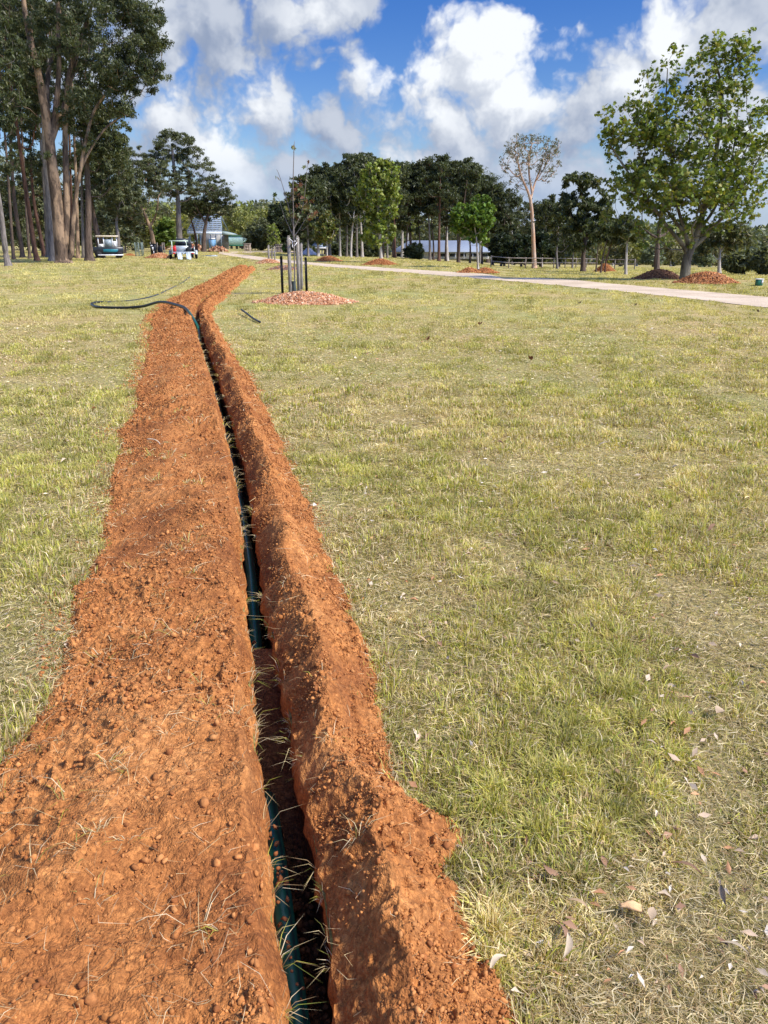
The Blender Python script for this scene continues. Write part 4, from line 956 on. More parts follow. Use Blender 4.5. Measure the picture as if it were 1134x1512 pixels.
# named trees right of the grove
tree('white_gum_tree', (789,396), [[(788,370),(786,330),(783,300),(778,283),(768,262),(762,240)],[(783,297),(790,270),(800,245),(806,225)],[(780,285),(782,255),(784,225),(790,208)]],
     [(785,218,40,19,1),(762,236,24,24,.8),(808,238,20,24,.8),(770,268,18,10,.6),(800,262,16,10,.3)], 'tall white and orange barked gum with a thin twiggy crown', rpx=3.6, ntar=300, per=15, rc=4, leaf=(.22,.08), lcol=[(.16,.17,.10),(.12,.13,.075),(.21,.19,.12)], bark=M_bark_white, seed=41)
RT = [
 ((823,397),[(822,370),(824,340),(820,310)],[(815,315,26,24,1.1),(835,345,18,20,.7)],2.4,M_bark_grey,'slim grey gum between the white gum and the wide dark one',GUM3),
 ((800,394),[(801,370),(806,350),(805,320)],[(800,320,28,24,1),(790,345,20,18,.5)],2.0,M_bark_pale,'thin pale trunked gum close behind the white gum',GUM3),
 ((861,401),[[(861,380),(864,350),(862,310),(858,275)],[(864,360),(872,340),(884,325)],[(862,350),(850,330),(842,318)]],[(858,268,26,16,1),(845,310,24,26,1.1),(880,320,26,30,1.2),(865,345,32,22,1),(890,290,14,14,.4)],5.5,M_bark_dark,'wide dark gum with twin grey trunks before the far fence',GUM),
 ((880,402),[(881,385),(884,360),(890,335)],[(888,340,14,14,1)],1.8,M_bark_dark,'first of three thin dark saplings by the red soil heap',GUM),
 ((887,403),[(889,385),(895,360),(902,340)],[(903,345,14,14,1)],2.0,M_bark_dark,'middle of three thin dark saplings by the red soil heap',GUM),
 ((893,403),[(895,385),(903,358),(912,338)],[(915,350,16,12,1)],1.8,M_bark_red,'third of three thin saplings leaning over the red soil heap',GUM),
 ((924,406),[(925,380),(928,350),(932,330)],[(925,335,20,14,1),(940,345,12,10,.5)],3.0,M_bark_pale,'slim white trunked gum left of the dark mulch heap',GUM),
 ((970,405),[[(970,380),(973,345),(978,310),(985,270)],[(972,352),(960,345),(950,335)],[(973,350),(984,345),(992,338)]],[(975,280,45,30,1)],6.5,M_bark_dark,'dark straight trunk rising behind the dark mulch heap into the plane tree',PLN),
 ((1062,404),[[(1062,385),(1063,365),(1060,345)],[(1063,375),(1075,358),(1090,345)],[(1063,370),(1050,355)]],[(1068,345,34,16,1),(1050,365,18,12,.5),(1085,362,18,12,.5)],4,M_bark_pale,'pale trunked sparse gum right of the plane tree',OLIVE+GUM),
 ((1098,405),[(1098,394),(1100,385)],[(1100,385,18,12,1),(1085,392,14,8,.5)],3,M_bark_dark,'bushy dark green tree at the right field edge',GUM2),
 ((1124,406),[(1124,394),(1126,382)],[(1126,382,18,14,1),(1134,392,18,12,.6)],3,M_bark_dark,'dark rounded tree at the far right edge',GUM2),
 ((845,396),[(846,380),(850,350)],[(850,340,26,28,1),(835,360,18,16,.6)],2.2,M_bark_grey,'low dark gum behind the wide twin trunked one',GUM3),
 ((775,392),[(776,370),(772,340)],[(770,320,26,28,1.2),(765,350,18,18,.5)],2.4,M_bark_dark,'dark gum left of the white gum trunk',GUM3),
]
for i, (b, t_, bl, r_, bk, lab, lc) in enumerate(RT):
    tree('gum_tree', b, t_, bl, lab, rpx=r_*.75, ntar=[60, 60, 150, 20, 20, 20, 30, 50, 70, 60, 60, 60, 70][i], per=[70, 70, 75, 40, 40, 40, 50, 14, 40, 90, 90, 80, 80][i], rc=7, leaf=(.40,.16) if i != 7 else (.3, .2), shape='gum' if i != 7 else 'lobed', lcol=lc, bark=bk, seed=400+i, group='gum trees right of the grove', flat=.6)
# plane tree
tree('plane_tree', (1011,413), [[(1014,385),(1020,368),(1030,345),(1045,290),(1060,220),(1070,140),(1060,80)],[(1018,370),(1012,345),(1000,300),(992,230),(985,160),(988,100)],[(1015,378),(1008,362),(985,335),(955,295),(920,250),(895,215)],[(1020,368),(1045,345),(1075,310),(1100,270),(1125,225)],[(1030,345),(1060,300),(1085,230),(1100,150)],[(1012,345),(985,310),(965,270)]],
     [(1060,112,48,58,1.3),(988,95,18,38,.5),(1010,200,62,55,1.3),(945,215,55,42,1.2),(900,195,26,36,.6),(950,120,22,26,.25),(1100,215,55,55,1.3),(1000,275,88,44,1.5),(925,275,40,30,.8),(1070,285,50,45,1.0),(960,320,50,22,.5),(1030,330,50,22,.5),(1095,100,22,45,.5),(960,165,40,40,.6),(1105,290,35,35,.6),(900,330,26,14,.3),(985,350,60,12,.35)],
     'big broad plane tree with fresh green lobed leaves between two mulch heaps', rpx=7.0, ntar=700, per=19, rc=11, leaf=(.175,.16), lcol=PLN, bark=M_bark_plane, seed=50, shape='lobed', flat=.9, minr=.010, upw=.10, shell=.2, srad=[(8,1.2),(3.5,.6),(4,.8),(4,.8),(3,.7),(3,.7)])
# young trees along the track
tree('young_tree', (563,387), [(562,370),(560,340),(558,300),(562,262),(572,240)], [(560,290,30,45,1.6),(572,258,17,24,.8),(545,285,22,32,.7),(558,340,27,24,1.0),(540,262,10,12,.2),(530,283,8,9,.15)],
     'tall narrow light green young tree on an orange soil mound', rpx=3.0, ntar=260, per=26, rc=5, leaf=(.26,.20), lcol=LIME, bark=M_bark_pale, seed=51, shape='lobed', flat=.9, upw=.15)
tree('young_tree', (706,399), [(705,380),(703,350),(700,325),(705,300)], [(698,325,30,24,1.5),(712,308,18,20,.8),(680,318,14,16,.5),(705,350,17,10,.4)],
     'bright green round crowned young tree on a two humped mound', rpx=1.9, ntar=220, per=30, rc=4.5, leaf=(.22,.18), lcol=MAPLE, bark=M_bark_pale, seed=52, shape='lobed', flat=.9, upw=.15)
tree('young_tree', (483,383), [(483,370),(482,350),(480,330)], [(480,342,16,16,1.5),(484,325,10,12,.5),(472,350,10,9,.4)],
     'small round olive green tree on a mound beside the track', rpx=1.4, ntar=110, per=26, rc=4, leaf=(.24,.18), lcol=[(.13,.15,.03),(.19,.16,.04),(.10,.13,.03)], bark=M_bark_pale, seed=53, shape='lobed', flat=.9, upw=.15)
tree('young_tree', (602,380), [(602,365),(603,335),(605,310)], [(603,318,12,15,1.5),(598,308,8,10,.5),(608,330,8,10,.4)],
     'slim lime leaved young tree in front of the grove', rpx=1.4, ntar=70, per=22, rc=4, leaf=(.30,.22), lcol=LIME, bark=M_bark_pale, seed=54, shape='lobed', flat=.9, upw=.15)
tree('young_tree', (402,385), [(402,370),(403,350),(404,328)], [(404,345,8,16,1.5),(409,352,7,10,.5),(397,355,6,10,.4)],
     'small leafy sapling between three timber stakes left of the bare one', rpx=1.0, ntar=50, per=14, rc=3, leaf=(.16,.12), lcol=LIME, bark=M_bark_grey, seed=55, shape='lobed', flat=.9, upw=.15)
# staked bare sapling, nearest
r_, gs, mpp = tree('sapling', (434,436), [[(435,420),(434,350),(433,290),(434,250),(436,210)],[(434,335),(425,300),(414,262),(409,250)],[(434,350),(420,320),(411,293)],[(434,345),(446,310),(452,265),(455,236)],[(434,350),(444,335),(458,312)]],
     [(434,228,4,16,1),(412,258,5,8,.5),(454,242,5,12,.6),(411,292,4,6,.3),(445,300,16,26,2.0),(455,320,14,16,1.2),(437,280,10,20,1)], 'nearly leafless staked sapling with thin upright twigs on the wide chip mound', cat='sapling', rpx=1.5, ntar=46, per=3, rc=3, leaf=(.15,.12), lcol=[(.15,.17,.07),(.20,.16,.07),(.14,.06,.03),(.10,.14,.05)], bark=M_bark_grey, seed=56, shape='lobed', flat=.9, minr=.006, upw=.2)
# ================================================================== timber stakes, ties and star pickets
M_timber = bark_mat('weathered_timber', (.17, .15, .125), (.36, .325, .28), None, 2.0)
M_black = paint('black_steel', (.012, .012, .013), .45)
M_rag = paint('white_tie', (.62, .60, .56), .9)
def stake(px, pyb, pyt, wpx, label, group, dy=0.0, mat=None):
    b = gp(px, pyb); b[1] += dy; t_ = ray(px-(CX-px)*.0, pyt, b[1]); h = t_[2]; w = wpx*b[1]/F_PX
    m = MB(); m.box((0, 0, h/2), (w, w, h), None, None, w*.12); m.box((0, 0, h+w*.2), (w*.7, w*.7, w*.4), None, None, w*.1)
    o = m.build('tree_stake', mat or M_timber, None, False, (b[0], b[1], -.0)); o.rotation_euler = (rg.normal(0, .01), rg.normal(0, .012), rg.uniform(-.3, .3)); tag(o, label, 'stake', group); return b, h
SG = 'timber stakes holding the bare sapling'
b1, h1 = stake(429, 434, 350, 4.6, 'thick grey timber stake left of the bare sapling stem', SG)
b2, h2 = stake(441.5, 433.5, 350, 4.2, 'grey timber stake right of the bare sapling stem', SG)
b3, h3 = stake(445.5, 428, 360, 2.8, 'thin pale timber stake behind the right one', SG)
b4, h4 = stake(447, 422, 362, 1.8, 'thinnest pale stake at the back of the bare sapling', SG)
m = MB()
pts = [(b1[0], b1[1], h1-.10), (b1[0]+.10, b1[1]-.02, h1-.19), (gs[0], gs[1]-.02, h1-.15), (b2[0]-.06, b2[1]-.03, h1-.12), (b2[0], b2[1]-.05, h1-.05), (b2[0]+.05, b2[1], h1-.08)]
m.tube(catmull(pts, 6), .018, 7); m.tube(catmull([(b1[0]-.05, b1[1]-.05, h1-.12), (b1[0]+.04, b1[1]-.06, h1-.06), (b1[0]+.12, b1[1], h1-.14), (gs[0]+.02, gs[1]+.02, h1-.30), (b2[0], b2[1]-.05, h1-.16)], 6), .014, 7)
tag(m.build('tree_tie', M_rag, None, True), 'pale cloth tie strung between the stakes and the bare sapling', 'tie')
def picket(px, pyb, pyt, label):
    b = gp(px, pyb); h = ray(px, pyt, b[1])[2]; m = MB(); w = .045
    for a_ in (0, 120, 240): m.box((math.cos(R(a_+90))*w/2, math.sin(R(a_+90))*w/2, h/2), (.008, w, h), (0, 0, R(a_)))
    m.tube([(0, 0, 0), (0, 0, h)], .012, 8)
    for k in range(int(h/.1)): m.tube([(-.02, -.028, .08+k*.1), (.02, -.028, .08+k*.1)], .006, 5)
    root = empty('star_picket', tuple(b)); m.build('post', M_black, root); c = MB(); c.tube([(0, 0, h-.03), (0, 0, h+.02), (0, 0, h+.03)], [.036, .036, .02], 10); c.build('top_cap', M_black, root)
    tag(root, label, 'steel post', 'black star pickets beside the bare sapling')
picket(417.5, 434, 379, 'black star picket left of the sapling stakes'); picket(453, 433, 381, 'black star picket right of the sapling stakes')
# dark tubular guard at the foot of the sapling
m = MB(); hgt = .38; n = 14; th = np.arange(n)/n*6.283
P = [(gs[0]+.02, gs[1], .0), (gs[0]+.02, gs[1], .1), (gs[0]+.01, gs[1], .3), (gs[0], gs[1], .42)]; m.tube(P, [.07, .075, .06, .07], 12, None, False)
tag(m.build('trunk_guard', paint('dark_sleeve', (.05, .065, .06), .7), None, True), 'short dark mesh sleeve around the foot of the bare sapling', 'tree guard')
S2 = 'stakes around the small leafy sapling'
stake(397, 386, 362.5, 2.2, 'left grey stake of the small leafy sapling', S2); stake(401.5, 384.5, 363, 1.6, 'middle pale stake of the small leafy sapling', S2); stake(406, 386.5, 364, 1.8, 'right dark stake of the small leafy sapling', S2)
# ------------------------------------------------------------------ tree guards by the trailer
M_wire = paint('grey_green_metal', (.20, .25, .22), .5, .3)
M_plastic = paint('black_plastic', (.010, .011, .012), .35); M_white = paint('white_paint', (.75, .76, .76), .5)
g = gp(207, 378); sc_ = g[1]/F_PX; rt = empty('wire_tree_guard', tuple(g))
for x_, y_ in ((-4.5, -.4), (4.5, -.4), (-3, .5), (3, .5)): MB().box((x_*sc_, y_, 9*sc_), (.09, .09, 18*sc_), None, None, .01).build('stake', M_wire, rt)
m = MB()
for z_ in np.linspace(1, 17, 7): m.tube([(-4.5*sc_, -.4, z_*sc_), (4.5*sc_, -.4, z_*sc_), (3*sc_, .5, z_*sc_), (-3*sc_, .5, z_*sc_), (-4.5*sc_, -.4, z_*sc_)], .016, 4, None, False)
for x_ in np.linspace(-4.5, 4.5, 7): m.tube([(x_*sc_, -.4, 0), (x_*sc_, -.4, 17*sc_)], .012, 4, None, False)
m.build('netting', M_wire, rt); tag(rt, 'grey green wire guard on four stakes between the vehicle and the trailer', 'tree guard')
g = gp(232, 380.5); sc_ = g[1]/F_PX; rt = empty('black_tree_guard', tuple(g))
m = MB(); m.box((-3.5*sc_, 0, 9*sc_), (7*sc_, .5, 17*sc_), None, None, .04); m.box((-3.5*sc_, 0, 18*sc_), (7.6*sc_, .56, 1.2*sc_), None, None, .03); m.build('plastic_sleeve', M_plastic, rt)
MB().box((5*sc_, .2, 8*sc_), (5*sc_, .5, 15*sc_), None, None, .04).build('plastic_sleeve', M_plastic, rt)
m = MB(); m.box((-4*sc_, -.27, 12*sc_), (2*sc_, .02, 4*sc_)); m.box((-5.5*sc_, -.27, 16*sc_), (3*sc_, .02, 1.4*sc_)); m.box((-3*sc_, -.27, 7*sc_), (1*sc_, .02, 4*sc_)); m.build('white_tag', M_white, rt)
for x_ in (-8, 1.5, 8.5, 11): MB().box((x_*sc_, .1, 10*sc_), (.07, .07, 20*sc_), None, None, .01).build('stake', M_timber, rt)
tag(rt, 'black plastic tree guard with white tags and stakes left of the trailer', 'tree guard')
# ================================================================== trailer, ute and load
M_galv = paint('galvanised', (.42, .47, .48), .45, .4); M_tyre = paint('tyre', (.015, .015, .016), .8); M_red = paint('red_plastic', (.62, .03, .03), .4); M_ramp = paint('ramp_metal', (.62, .70, .74), .4, .2)
M_dark = paint('dark_paint', (.03, .035, .04), .3); M_glassd = paint('tinted_glass', (.03, .035, .04), .08); M_cream = paint('cream_paint', (.60, .52, .38), .6); M_teal = paint('teal_paint', (.02, .16, .20), .4)
M_orange = paint('orange_plastic', (.75, .20, .04), .5)
g = gp(271.5, 383); S = g[1]/F_PX*1.0; RZ = math.atan2(-g[0], g[1]); rt = empty('utility_trailer', tuple(g), RZ); u_ = 35*S/2.35   # one trailer unit of a metre
def off(dx, dy, dz): return (g[0]+math.cos(RZ)*dx-math.sin(RZ)*dy, g[1]+math.sin(RZ)*dx+math.cos(RZ)*dy, g[2]+dz)
def q(*v): return tuple(k*u_ for k in v)
m = MB(); m.box(q(0, 1.5, .62), q(2.0, 2.8, .10), None, None, .02); m.box(q(0, .08, .56), q(2.1, .08, .16), None, None, .01); m.box(q(0, 1.5, .50), q(.12, 3.2, .10)); m.build('deck', M_galv, rt)
for s_ in (-1, 1): 
    m = MB(); m.box(q(s_*1.02, 1.5, .86), q(.05, 2.8, .42), None, None, .01); m.box(q(s_*1.02, 1.5, 1.10), q(.08, 2.85, .05)); 
    for k in range(4): m.box(q(s_*1.05, .15+k*.9, .86), q(.05, .06, .46))
    m.build('side_panel', M_galv, rt)
MB().box(q(-.1, 1.0, .95), q(1.25, .5, .52), None, None, .03).build('tool_box', M_galv, rt)
m = MB()
for x_ in (-1.0, .35): m.box(q(x_, 2.8, 1.15), q(.06, .06, 1.0))
m.box(q(-.35, 2.8, 1.66), q(1.75, .07, .07)); m.box(q(-.35, .2, 1.62), q(1.75, .06, .05)); m.box(q(-1.0, .2, 1.2), q(.06, .06, .85)); m.box(q(-1.0, 1.5, 1.645), q(.05, 2.6, .05)); m.build('rack_frame', paint('pale_green_frame', (.45, .55, .42), .5), rt)
for s_ in (-1, 1):
    w_ = MB().wheel(q(s_*1.18, 1.35, .36), .36*u_, .24*u_, 22).build('wheel', M_tyre, rt); MB().wheel(q(s_*1.30, 1.35, .36), .19*u_, .04*u_, 14).build('rim', M_galv, w_)
    m = MB(); pr = [(-.05, 1.35)]
    for a_ in np.linspace(0, math.pi, 9): pass
    P = [q(s_*1.18, 1.35+.46*math.cos(a_), .36+.44*math.sin(a_)) for a_ in np.linspace(.15, math.pi-.15, 9)]
    for a0_, a1_ in zip(P[:-1], P[1:]):
        c_ = [(a0_[k]+a1_[k])/2 for k in range(3)]; m.box(c_, q(.28, .17, .03), (math.atan2(a1_[2]-a0_[2], a1_[1]-a0_[1]), 0, 0))
    m.build('mudguard', M_galv, rt)
for x_ in (-.33, .46): 
    m = MB(); m.box(q(x_, -.55, .33), q(.40, 1.35, .05), (R(26), 0, R(2))); m.box(q(x_-.19, -.55, .36), q(.03, 1.35, .08), (R(26), 0, R(2))); m.box(q(x_+.19, -.55, .36), q(.03, 1.35, .08), (R(26), 0, R(2))); m.build('ramp', M_ramp, rt)
for x_ in (-.85, .85): MB().box(q(x_, .03, .55), q(.22, .04, .12)).build('tail_light', M_red, rt)
tag(rt, 'galvanised flat trailer with two pale ramps lowered to the grass', 'trailer')
m = MB(); m.box((0, 0, .24*u_), (.28*u_, .20*u_, .46*u_), None, None, .03); m.tube([(-.08*u_, 0, .47*u_), (-.06*u_, 0, .56*u_), (.06*u_, 0, .56*u_), (.08*u_, 0, .47*u_)], .02*u_, 6); m.tube([(.1*u_, 0, .46*u_), (.12*u_, 0, .56*u_)], .03*u_, 8)
o = m.build('fuel_can', M_red, None, False, off(-.78*u_, .35*u_, .67*u_)); tag(o, 'red plastic fuel can standing on the left rear of the trailer', 'fuel can')
rt = empty('trenching_machine', off(.62*u_, .6*u_, .68*u_), RZ)
m = MB(); m.box(q(0, 0, .22), q(.5, .7, .34), None, None, .05); m.box(q(.02, -.1, .46), q(.32, .4, .2), None, None, .04); m.build('engine', M_dark, rt)
for s_ in (-1, 1): MB().wheel(q(s_*.3, 0, .16), .16*u_, .12*u_, 14).build('wheel', M_tyre, rt)
m = MB(); m.tube([q(-.2, -.2, .4), q(-.2, -.45, .75), q(.2, -.45, .75), q(.2, -.2, .4)], .02*u_, 6); m.build('handlebar', M_dark, rt); tag(rt, 'black trenching machine strapped on the right of the trailer', 'machine')
# ute in front of the trailer
rt = empty('pickup_truck', off(.05*u_, 4.2*u_, 0), RZ)
m = MB(); m.prism([(-.88*u_, .55*u_), (.88*u_, .55*u_), (.9*u_, 1.15*u_), (-.9*u_, 1.15*u_)], 0, 4.6*u_); m.build('body', M_dark, rt)
m = MB(); m.prism([(-.85*u_, 1.15*u_), (.85*u_, 1.15*u_), (.68*u_, 1.82*u_), (.6*u_, 1.88*u_), (-.6*u_, 1.88*u_), (-.68*u_, 1.82*u_)], 1.7*u_, 3.3*u_); cb = m.build('cab', M_dark, rt)
m = MB(); m.prism([(-.66*u_, 1.28*u_), (.66*u_, 1.28*u_), (.56*u_, 1.72*u_), (-.56*u_, 1.72*u_)], 1.67*u_, 1.695*u_); m.build('rear_window', M_glassd, cb)
m = MB()
for x_ in (-.6, .6): m.box(q(x_, 2.5, 1.95), q(.05, 1.2, .06))
m.build('roof_rack', M_galv, rt)
for s_ in (-1, 1):
    for y_ in (.9, 3.7): MB().wheel(q(s_*.82, y_, .38), .38*u_, .24*u_, 20).build('wheel', M_tyre, rt)
for s_ in (-1, 1): MB().box(q(s_*.78, -.02, .95), q(.16, .05, .3)).build('tail_light', M_red, rt)
tag(rt, 'dark pickup truck parked in front of the ramped trailer', 'pickup truck')
# vehicle under the gums
g = ray(161, 377, 82); g[2] = float(H(g[0], g[1])); k_ = 42*g[1]/F_PX/3.6
def q(*v): return tuple(t*k_ for t in v)
rt = empty('utility_vehicle', tuple(g), math.atan2(-g[0], g[1]))
m = MB(); m.box(q(0, .8, .95), q(3.5, 1.5, .75), None, None, .08); m.box(q(0, .8, .52), q(3.2, 1.3, .2)); m.build('body', M_dark, rt)
MB().box(q(.25, .035, .88), q(1.7, .02, .34), None, None, .01).build('side_panel', M_teal, rt)
m = MB()
for x_ in (-1.05, -.45, .55, 1.05):
    for y_ in (.15, 1.4): MB().box(q(x_, y_, 1.85), q(.10, .08, 1.15)).build('cabin_post', M_white, rt)
for c_, d_ in ((q(.8, .14, 1.6), q(.38, .04, .7)), (q(-.75, .14, 1.45), q(.48, .04, .35)), (q(0, 1.42, 1.5), q(.98, .04, .4))): MB().box(c_, d_).build('cabin_panel', M_white, rt)
MB().box(q(.05, .14, 1.75), q(.92, .02, .85)).build('window', paint('pale_glass', (.25, .30, .33), .1), rt)
MB().box(q(0, .78, 2.50), q(2.6, 1.7, .18), None, None, .05).build('roof', M_cream, rt)
MB().box(q(.2, -.05, .38), q(2.9, .1, .14), None, None, .02).build('side_step', M_white, rt)
for x_ in (-1.15, 1.2):
    m = MB(); m.tube([q(x_, -.02, .42), q(x_, .24, .42)], .42*k_, 20); m.build('wheel', M_tyre, rt)
tag(rt, 'dark teal utility vehicle with white cabin and cream roof behind the leaning trunk', 'utility vehicle')
# ================================================================== steel framed house, container, toilet, stone pillars, wood piles
M_steel = paint('blue_grey_steel', (.22, .30, .36), .45, .2); M_cgreen = paint('container_green', (.50, .68, .57), .7); M_cdk = paint('dark_green', (.03, .16, .09), .5); M_blue = paint('toilet_blue', (.16, .36, .62), .45)
M_stone = paint('pale_stone', (.40, .33, .27), .9, 0, .5, 3.0)
D_ = 150.0; g = ray(302, 366, D_); zb = float(H(g[0], g[1])); S = D_/F_PX*1.0; rt = empty('steel_frame_house', (g[0], g[1], zb))
def lx(px): return ray(px, 340, D_)[0]-g[0]
def lz(py): return ray(302, py, D_)[2]-zb
x0, x1, xt0, xt1 = lx(277), lx(328), lx(286), lx(322); ze, zt = lz(341), lz(317)
m = MB()
for x_ in np.linspace(x0+.3, x1-.3, 7):
    for y_ in (0, 6): m.box((x_, y_, ze/2), (.14, .14, ze))
m.build('posts', M_steel, rt).name = 'post_frame'
m = MB()
for f in np.linspace(0, 1, 8):
    xa = x0+(x1-x0)*f; xb = xt0+(xt1-xt0)*f; m.tube([(xa, -.3, ze), (xb, 3, zt)], .07, 4); m.tube([(xa, 6.3, ze), (xb, 3, zt)], .07, 4)
m.tube([(xt0, 3, zt), (xt1, 3, zt)], .09, 4); m.build('rafters', M_steel, rt).name = 'rafter_frame'
m = MB()
for f in np.linspace(0, 1, 9):
    za = ze+(zt-ze)*f; m.box(((x0+(xt0-x0)*f+x1+(xt1-x1)*f)/2, -.3+3.3*f-.1, za+.1), ((x1+(xt1-x1)*f)-(x0+(xt0-x0)*f), .17, .12), (R(35), 0, 0))
m.build('roof_battens', paint('pale_batten', (.30, .37, .45), .4), rt).name = 'roof_batten'
m = MB(); m.box(((x0+x1)/2, -.4, ze-.35), (x1-x0, .12, .5)); m.build('eave_beam', paint('pale_sarking', (.55, .62, .68), .6), rt)
MB().box(((x0+x1)/2+.5, 5.5, ze*.45), ((x1-x0)*.85, .15, ze*.85)).build('wall', paint('block_wall', (.36, .36, .34), .8), rt)
m = MB(); m.prism([(lx(322), lz(347)), (lx(343), lz(346.5)), (lx(338), lz(344)), (lx(325), lz(341))], 1, 6); m.build('verandah_roof', paint('grey_green_roof', (.30, .38, .34), .5), rt)
tag(rt, 'unfinished house with bare blue grey steel roof frame behind the dark gum', 'house')
g = gp(345, 367.6); dd = 165.0; g = ray(345, 366, dd); g[2] = float(H(g[0], dd)); S = dd/F_PX*1.06; rt = empty('shipping_container', tuple(g))
zc0 = ray(345, 362.5, dd)[2]-g[2]; zc1 = ray(345, 348.5, dd)[2]-g[2]; hw = 19.5*S
m = MB(); m.box((0, 1.2, (zc0+zc1)/2), (2*hw, 2.4, zc1-zc0))
for x_ in np.linspace(-hw+.12, hw-.12, 34): m.box((x_, -.02, (zc0+zc1)/2), (.08, .06, (zc1-zc0)*.88))
m.build('body', M_cgreen, rt)
m = MB()
for z_ in (zc0, zc1): m.box((0, -.04, z_), (2*hw+.1, .16, .16))
for x_ in (-hw, hw): m.box((x_, -.04, (zc0+zc1)/2), (.16, .16, zc1-zc0))
m.build('corner_frame', M_cdk, rt)
m = MB()
for x_ in np.linspace(-hw+.3, hw-.3, 6): m.box((x_, .6, zc0/2-.05), (.35, .8, zc0+.1))
m.build('timber_blocks', M_bark_dark, rt).name = 'support_block'
MB().box((-hw-.5, .6, (zc0+zc1)/2-.1), (.9, .1, zc1-zc0+.1)).build('open_door', M_cdk, rt)
tag(rt, 'long pale green shipping container raised on dark blocks', 'container')
g = ray(313.5, 365, 155); g[2] = float(H(g[0], 155)); rt = empty('portable_toilet', tuple(g)); hh = ray(313.5, 352, 155)[2]-g[2]
MB().box((0, .6, hh/2), (1.25, 1.2, hh*.94), None, None, .05).build('cabin', M_blue, rt); MB().box((0, -.02, hh*.46), (.85, .05, hh*.8), None, None, .01).build('door', paint('toilet_door', (.25, .47, .74), .4), rt)
m = MB(); m.prism([(-.68, hh*.93), (.68, hh*.93), (.5, hh*1.03), (-.5, hh*1.03)], -.05, 1.25); m.build('roof', M_white, rt); tag(rt, 'small bright blue portable toilet left of the container', 'toilet')
for (px, pyb, w_, h_, lab) in ((365.5, 369.6, 9, 8.5, 'square pale stone gate pillar at the right end of the container'), (412, 371, 9, 9, 'square pinkish stone gate pillar behind the small leafy sapling')):
    g = gp(px, pyb+.8); S = g[1]/F_PX; m = MB(); W_ = w_*S; Hh = h_*S*1.05; u2 = np.random.default_rng(int(px))
    nz_ = 5
    for k in range(nz_):
        nx_ = 3
        for j in range(nx_): m.box(((j-(nx_-1)/2)*W_/nx_+u2.normal(0, .01), 0+u2.normal(0, .02), (k+.5)*Hh/nz_), (W_/nx_*.97, W_*.9, Hh/nz_*.96), None, None, .03)
    m.box((0, 0, Hh+.04), (W_*1.1, W_*1.0, .10), None, None, .02)
    tag(m.build('stone_pillar', M_stone, None, False, tuple(g)), lab, 'pillar', 'stone gate pillars by the track').__setitem__('kind', 'thing')
CW = [(.34,.15,.08),(.45,.28,.16),(.22,.10,.06),(.5,.36,.24)]
for (px, py, w_, h_, lab, n_) in ((243, 366, 13, 8, 'heap of split firewood behind the black tree guard', 260), (286, 368, 14, 9, 'heap of split firewood behind the right side of the trailer', 260), (322, 370, 13, 6, 'long low heap of split firewood below the blue toilet', 260)):
    g = gp(px, py+2.0, 150); S = g[1]/F_PX; u2 = np.random.default_rng(px); n = n_; t_ = u2.random(n)*6.28; r2 = np.sqrt(u2.random(n)); x = r2*np.cos(t_)*w_*S; y = r2*np.sin(t_)*w_*S*.4
    z = (1-r2**1.6)*h_*S*u2.random(n)+.1; V, F = shards(np.stack([x, y, z], -1), .62, .34, .30, u2, 1.4)
    c = np.repeat(np.array(CW)[u2.integers(0, 4, n)], 8, 0); o = new_mesh('firewood_heap', V, F.ravel(), np.full(len(F), 4), M_attr, c, False, None, tuple(g)); tag(o, lab, 'firewood heap', 'firewood heaps', 'stuff')
g = gp(309, 378.5); m = MB(); m.box((0, 0, .03), (1.9, 1.2, .05), (0, 0, .2)); m.box((.2, .3, .09), (1.2, .5, .06), (0, 0, -.3)); tag(m.build('metal_sheet', M_galv, None, False, tuple(g)), 'flat grey metal sheet lying on the grass right of the trailer', 'metal sheet')
# ------------------------------------------------------------------ house behind the grove
D_ = 175.0; g = ray(638, 384, D_); zb = float(H(g[0], D_)); rt = empty('farm_house', (g[0], D_, zb)); M_roof = paint('pale_blue_roof', (.19, .225, .27), .6, 0, .1); M_wall = paint('white_wall', (.62, .60, .56), .8)
def lx(px): return ray(px, 370, D_)[0]-g[0]
def lz(py): return ray(638, py, D_)[2]-zb
ze, zt = lz(371.5), lz(355); xa, xb = lx(578), lx(728)
MB().box(((xa+xb)/2, 4, ze/2), (xb-xa-1.4, 6.5, ze)).build('wall', M_wall, rt)
m = MB(); V = [(xa, -.6, ze), (xb, -.6, ze), (xb, 8.6, ze), (xa, 8.6, ze), (xa+4, 4, zt), (xb-4, 4, zt), (xa, -.6, ze-.15), (xb, -.6, ze-.15), (xb, 8.6, ze-.15), (xa, 8.6, ze-.15)]
m.add(V, [(0, 1, 5, 4), (1, 2, 5), (2, 3, 4, 5), (3, 0, 4), (6, 7, 1, 0), (7, 8, 2, 1), (8, 9, 3, 2), (9, 6, 0, 3), (9, 8, 7, 6)])
rf = m.build('roof', M_roof, rt)
for k, x_ in enumerate(np.linspace(xa+1.8, xb-1.8, 9)):
    w_ = MB().box((x_, .70, ze*.52), (1.3, .10, ze*.42)).build('window', M_glassd, rt); m = MB()
    for s_ in (-1, 1): m.box((x_+s_*.68, .66, ze*.52), (.08, .14, ze*.46))
    m.box((x_, .66, ze*.29), (1.5, .16, .08)); m.build('frame', M_white, w_)
for x_ in np.linspace(xa+.6, xb-.6, 12): MB().box((x_, -.3, ze/2-.08), (.12, .12, ze-.16)).build('verandah_post', M_white, rt)
tag(rt, 'long low white house with pale blue roof behind the grove trunks', 'house')
